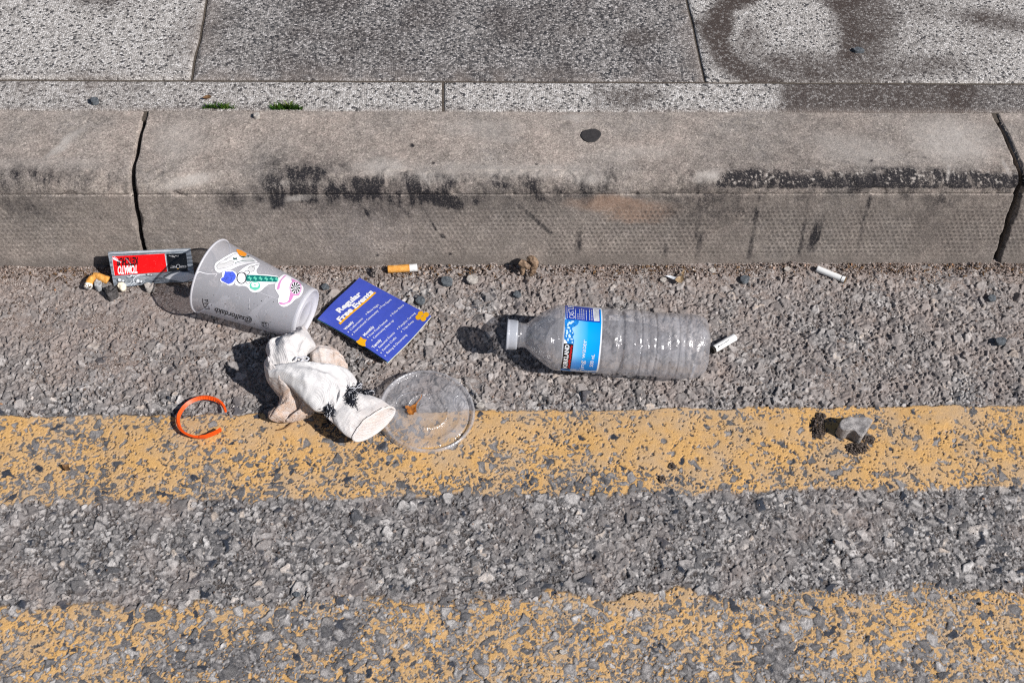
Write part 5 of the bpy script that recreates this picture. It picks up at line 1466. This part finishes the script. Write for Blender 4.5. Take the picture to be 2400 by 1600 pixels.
for (u, v, r_, mt, lb) in ((1212, 690, 11, NAVYST, 'dark slate pebble above the shadow of the bottle neck'), (985, 705, 14, NAVYST, 'bluish slate pebble up and right of the flyer corner'), (1745, 655, 14, NAVYST, 'small dark pebble on the road left of the long white cigarette end'),
                       (1107, 655, 15, PALEST, 'round grey pebble on the road between the orange butt and the curled leaf'), (1047, 660, 17, NAVYST, 'wide blue grey pebble below and right of the orange cigarette butt'), (762, 672, 11, NAVYST, 'dark pebble between the base of the cup and the kerb'),
                       (1845, 630, 8, PALEST, 'small pale cube of stone at the kerb foot left of the long white cigarette end'), (1670, 633, 8, PALEST, 'small pale chip at the kerb foot right of the paper scraps'),
                       (2325, 700, 12, NAVYST, 'slate pebble near the right edge below the kerb joint'), (2345, 800, 15, NAVYST, 'dark navy pebble at the right of the road above the line'), (695, 1392, 9, NAVYST, 'black pebble in the rough band between both yellow lines'),
                       (1125, 950, 10, PALEST, 'round pale pebble touching the right rim of the lid'), (1320, 1527, 9, PALEST, 'loose pale pebble on the lower worn yellow line'), (1555, 655, 9, PALEST, 'pale pebble under the cream paper scrap')):
    r_ *= .8
    pts = [(u + r_ * 1.15 * math.cos(a) * random.uniform(.8, 1.15), v + r_ * .75 * math.sin(a) * random.uniform(.8, 1.15)) for a in np.linspace(0, 2 * np.pi, 9, endpoint=False)]
    rock('slate_pebble' if mt is NAVYST else 'pale_pebble', pts, mt, r_ * .00042 * .7, lb, 'pebble', group='loose pebbles', rough=.2)


def clod(label, u, v, ru, rv, n, hgt=.006, mat=SOIL, r=(.0003, .0015)):
    n = int(n * 2.2)
    P0 = G(u, v, 0.); z0 = zr(P0[0], P0[1], .006)
    e = MB(); k = 0; C = []
    while len(C) < n:
        a, q = random.uniform(0, 6.28), math.sqrt(random.random())
        q *= .75 + .5 * float(vn(np.array([math.cos(a) * 1.7 + u]), np.array([math.sin(a) * 1.7 + v]), 3)[0])
        p = G(u + ru * q * math.cos(a), v + rv * q * math.sin(a), z0); C.append([p[0], p[1], z0 - .0012 + hgt * (1 - q * q * .8) * random.random()])
    grains(e, C, r[0] + (r[1] - r[0]) * rng.random(n) ** 2.2, 0, .8)
    o = e.build('soil_clod', [mat], None, smooth=False); c0 = Vector((float(P0[0]), float(P0[1]), z0)); o.location = c0; o.data.transform(Matrix.Translation(-c0))
    return tag(o, label, 'soil clod', 'clods of dark soil on the yellow line')


clod('tall crumbly clod of dark soil left of the large grey stone', 1918, 1000, 17, 30, 260)
clod('small dark soil crumb at the upper left of the large grey stone', 1925, 976, 12, 9, 60, .005)
clod('brown crumbled soil right of the lower tip of the large grey stone', 2036, 1030, 17, 11, 110, .004)
clod('dark crumbled soil just below the large grey stone', 2010, 1050, 28, 15, 240, .005)
clod('tiny soil crumbs at the lower edge of the upper yellow line', 1552, 1122, 9, 8, 40, .003)
clod('reddish soil crumb on the yellow line above the tiny crumbs', 1576, 1092, 9, 8, 36, .003)
clod('round grey brown lump of grit just left of the orange cigarette butt', 880, 639, 11, 10, 130, .009, stone_mat('grit_lump', (.12, .10, .09), (.25, .215, .195), (.42, .37, .34), 1400))

# ================================================================== LEAVES AND SCRAPS
def gh(z): return lambda uv, lay=0.: G(np.asarray(uv)[:, 0], np.asarray(uv)[:, 1], z + lay)
leaf('dry_leaf', [(474, 229), (482, 224), (490, 222), (496, 226), (490, 231), (480, 231)], None, gh(H), LEAFB, 'small brown leaf on the edging strip above the left grass tuft', .002, .0015)
z_ = float(zr(*G(1590, 645)[:2], .008))
leaf('paper_scrap', [(1582, 655), (1590, 648), (1601, 645), (1604, 654), (1597, 663), (1588, 661)], None, gh(z_), LEAFT, 'curled cream scrap at the kerb foot right of the middle of the frame', .003, .002)
leaf('paper_scrap', [(1596, 640), (1601, 634), (1604, 626), (1605, 638), (1602, 646)], None, gh(z_), LEAFT, 'upright cream sliver standing just above the curled cream scrap', .006, .003)
leaf('foil_scrap', [(1560, 646), (1570, 645), (1584, 649), (1582, 656), (1570, 651)], None, gh(z_), SILV, 'tiny silver foil strip left of the curled cream scrap', .002, .0015)
z_ = float(zr(*G(156, 1093)[:2], .008))
leaf('dry_leaf', [(145, 1088), (152, 1094), (156, 1087), (160, 1086), (162, 1095), (166, 1100), (156, 1102), (148, 1097)], None, gh(z_), LEAFB, 'crumpled brown leaf at the left on the upper yellow line', .004, .002)
# curled leaf against the kerb, three rolled lobes
z_ = float(zr(*G(1232, 640)[:2], .008)); k8 = 2352 / 440.
e = empty('curled_leaf', G(1232, 645, z_), 'dead brown leaf curled into a tube against the foot of the kerb', 'leaf')
s8 = lambda *p: Z3(p, (840, 590), k8)
def roll(name, pts, rads, zs, a0, a1, sd_):
    mb = MB(); n = 34; q = crom(s8(*pts), n); tt = np.linspace(0, 1, n)
    P = G(q[:, 0], q[:, 1], z_ + np.interp(tt, np.linspace(0, 1, len(zs)), zs)); rr = np.interp(tt, np.linspace(0, 1, len(rads)), rads)
    tg = np.gradient(P, axis=0); tg /= np.linalg.norm(tg, axis=1)[:, None]; s1 = np.cross(tg, [0, 0, 1.]); s1 /= np.linalg.norm(s1, axis=1)[:, None]; s2 = np.cross(s1, tg)
    m = 26; aa = np.radians(np.linspace(a0, a1, m)); ragged = 1 + .5 * (fbm(tt * 6 + sd_, tt * 0, 3, 88) - .5)
    aa2 = aa[None] * ragged[:, None]; sp = rr[:, None] * np.linspace(1.15, .7, m)[None]
    V = P[:, None] + s1[:, None] * (np.cos(aa2) * sp)[..., None] + s2[:, None] * (np.sin(aa2) * sp)[..., None]
    V = V.reshape(-1, 3); V = V + .0022 * (np.stack([fbm(V[:, 0] / .004 + i * 9, V[:, 1] / .004 + V[:, 2] / .003, 3, 65 + i) for i in range(3)], 1) - .5)
    Fs = [(i * m + j, i * m + j + 1, (i + 1) * m + j + 1, (i + 1) * m + j) for i in range(n - 1) for j in range(m - 1)]
    mb.add(V, Fs); mb.add(V + np.array([.0001, .0001, -.0003]), [f[::-1] for f in Fs]); mb.build(name, [LEAFD], e)
LEAFD = leaf_mat('dead_leaf_brown', (.10, .062, .038), (.42, .29, .19))
roll('lobe', [(2020, 125), (2080, 150), (2140, 180), (2180, 215)], [.0030, .0040, .0042, .002], [.014, .013, .011, .009], -20, 230, 1)
roll('lobe', [(2110, 95), (2160, 85), (2200, 105), (2215, 150), (2200, 200), (2180, 250), (2150, 300)], [.002, .0045, .0048, .0048, .0045, .003, .001], [.018, .019, .018, .014, .010, .006, .003], -60, 200, 5)
roll('lobe', [(2070, 190), (2060, 240), (2060, 290)], [.0030, .0032, .001], [.010, .006, .003], 10, 260, 9)
# brown twig by the sock
mb = MB(); q = crom([(648, 1008), (668, 1003), (682, 992), (690, 986)], 16); zt = float(zr(*G(668, 1000)[:2], .006))
tube(mb, G(q[:, 0], q[:, 1], zt + .001), np.linspace(.0005, .0011, 16), 6)
tw = mb.build('twig', [LEAFB]); tag(tw, 'thin dark brown twig on the yellow line below the dirty flap of the sock', 'twig')

# ================================================================== GRASS AND MOSS
def grass_mat():
    t = NT('grass_blades'); a = t.attr('tint')
    c = t.ramp(a, [(0, (.012, .03, .006)), (.45, (.045, .125, .016)), (.8, (.14, .26, .03)), (.93, (.34, .36, .09)), (1, (.36, .24, .11))])
    df = t.bsdf(c, .5, None, Specular_IOR_Level=.35); tl = t.add('BsdfTranslucent', {'Color': c}).outputs[0]
    return t.done(t.add('MixShader', {0: .35, 1: df, 2: tl}).outputs[0])


GRASS = grass_mat()
def tuft(label, u0, u1, v, n, hmax):
    P0 = G((u0 + u1) / 2, v, H); mb = MB()
    for k in range(n):
        f = random.random(); u = u0 + (u1 - u0) * f; b = G(u, v + random.uniform(-3, 1), H - .003); env = .35 + .65 * math.sin(math.pi * min(1, max(0, f))) ** .6
        L_ = hmax * env * random.uniform(.5, 1.1); a = random.uniform(0, 6.28); ln_ = random.uniform(.2, 1.0)
        dr = np.array([math.cos(a), math.sin(a) * .6 + .15, 0]); wv_ = np.array([-math.sin(a), math.cos(a), 0]) * random.uniform(.0005, .0010)
        tn = min(1., max(0, random.gauss(.5, .24))); P = []
        for i in range(6):
            q = i / 5; c = b + dr * L_ * ln_ * q ** 1.5 + np.array([0, 0, L_ * (q - .35 * ln_ * q * q)])
            P += [c - wv_ * (1 - q ** 2), c + wv_ * (1 - q ** 2)]
        mb.add(P, [(2 * i, 2 * i + 1, 2 * i + 3, 2 * i + 2) for i in range(5)], 0, tint=tn)
    o = mb.build('grass_tuft', [GRASS]); c0 = Vector([float(c) for c in P0]); o.location = c0; o.data.transform(Matrix.Translation(-c0))
    return tag(o, label, 'grass', 'grass tufts behind the kerb')


tuft('left low tuft of green grass growing in the joint behind the kerb', 475, 552, 258, 150, .0105)
tuft('right taller tuft of green grass with straw tips in the joint behind the kerb', 638, 708, 260, 190, .0150)
MOSS = stone_mat('moss', (.02, .03, .008), (.075, .085, .02), (.17, .17, .05), 1500)
mb = MB(); C = []
for k in range(260):
    f = random.random(); v = -30 + 110 * f; u = 446 - .21 * (v + 20) + random.gauss(0, 3.4 * (1 - f * .6)); C.append(G(u, v, H - .001))
grains(mb, C, rng.uniform(.0005, .0013, 260), 0, .7); tag(mb.build('moss', [MOSS], smooth=False), kind='stuff')

# ================================================================== LEAF CRUMBS IN THE GUTTER
LITTER = stone_mat('leaf_litter', (.03, .018, .010), (.12, .065, .03), (.30, .19, .10), 600)
mb = MB()
for k in range(420):
    u = random.choice((random.uniform(-20, 2420), random.gauss(2150, 160), random.gauss(1050, 120), random.gauss(250, 90), random.gauss(1550, 120))); yy = -.1285 - abs(random.gauss(0, .008)); x_ = float(G(u, 630)[0])
    c = np.array([x_, yy, zr(x_, yy, .0015) + .0006]); L_ = random.uniform(.0008, .0032); a = random.uniform(0, 3.14); d1 = np.array([math.cos(a), math.sin(a), random.uniform(-.4, .4)]) * L_; d2 = np.array([-math.sin(a), math.cos(a), random.uniform(-.5, .8)]) * L_ * random.uniform(.12, .5)
    P = [c - d1, c - d1 * .2 + d2, c + d1, c + d1 * .1 - d2]; P += [p - np.array([0, 0, .0002]) for p in P]
    mb.add(P, [(0, 3, 2, 1), (4, 5, 6, 7)], 0)
tag(mb.build('leaf_crumbs', [LITTER], smooth=False), kind='stuff')

# ================================================================== LOOSE GRIT
def grit_mat():
    t = NT('loose_grit'); a = t.attr('tint'); n = t.noise(900, 3)
    c = t.ramp(a, [(0, (.025, .018, .015)), (.3, (.085, .060, .048)), (.55, (.22, .17, .145)), (.8, (.36, .30, .265)), (.93, (.60, .55, .51)), (.96, (.30, .15, .08)), (1, (.36, .19, .10))])
    return t.done(t.bsdf(t.mix(.5, c, t.ramp(n, [(.3, .5), (.7, 1.4)]), 'MULTIPLY'), .85, None, Specular_IOR_Level=.3))


GRIT = grit_mat(); mb = MB(); C = []; R_ = []
for zone, n in (('foot', 14000), ('left', 5200), ('band', 4200), ('mid', 3000)):
    if zone == 'foot': u = rng.uniform(-60, 2460, n); y = -.1262 - np.abs(rng.normal(0, .0105, n)); x = G(u, np.full(n, 630.))[:, 0]
    elif zone == 'left':
        P = G(rng.uniform(-50, 900, n), rng.uniform(650, 900, n)); x, y = P[:, 0], P[:, 1]
    elif zone == 'band':
        P = G(rng.uniform(-50, 2450, n), rng.uniform(650, 950, n)); x, y = P[:, 0], P[:, 1]
    else:
        P = G(rng.uniform(-50, 2450, n), rng.uniform(950, 1420, n)); x, y = P[:, 0], P[:, 1]
    keep = fbm(x / .022, y / .022, 3, 1010) + (.12 if zone == 'foot' else 0) > rng.uniform(.38, .62, n)
    if zone == 'mid': keep &= ~((y < Y1a) & (y > Y1b)) | (rng.random(n) < .12)
    x, y = x[keep], y[keep]
    i = np.clip(np.searchsorted(xs, x), 0, len(xs) - 1); j = np.clip(np.searchsorted(ys, y), 0, len(ys) - 1)
    r = np.clip(rng.lognormal(math.log(.00062), .42, len(x)), .0003, .0019)
    C.append(np.stack([x, y, ZR[j, i] + r * .35], 1)); R_.append(r)
C = np.vstack(C); R_ = np.hstack(R_)
grains(mb, C, R_, 0, .8, tint=np.clip(rng.normal(.52, .24, len(C)), 0, 1) * .95 + (rng.random(len(C)) < .007) * 1.)
tag(mb.build('loose_grit', [GRIT], smooth=False), kind='stuff')
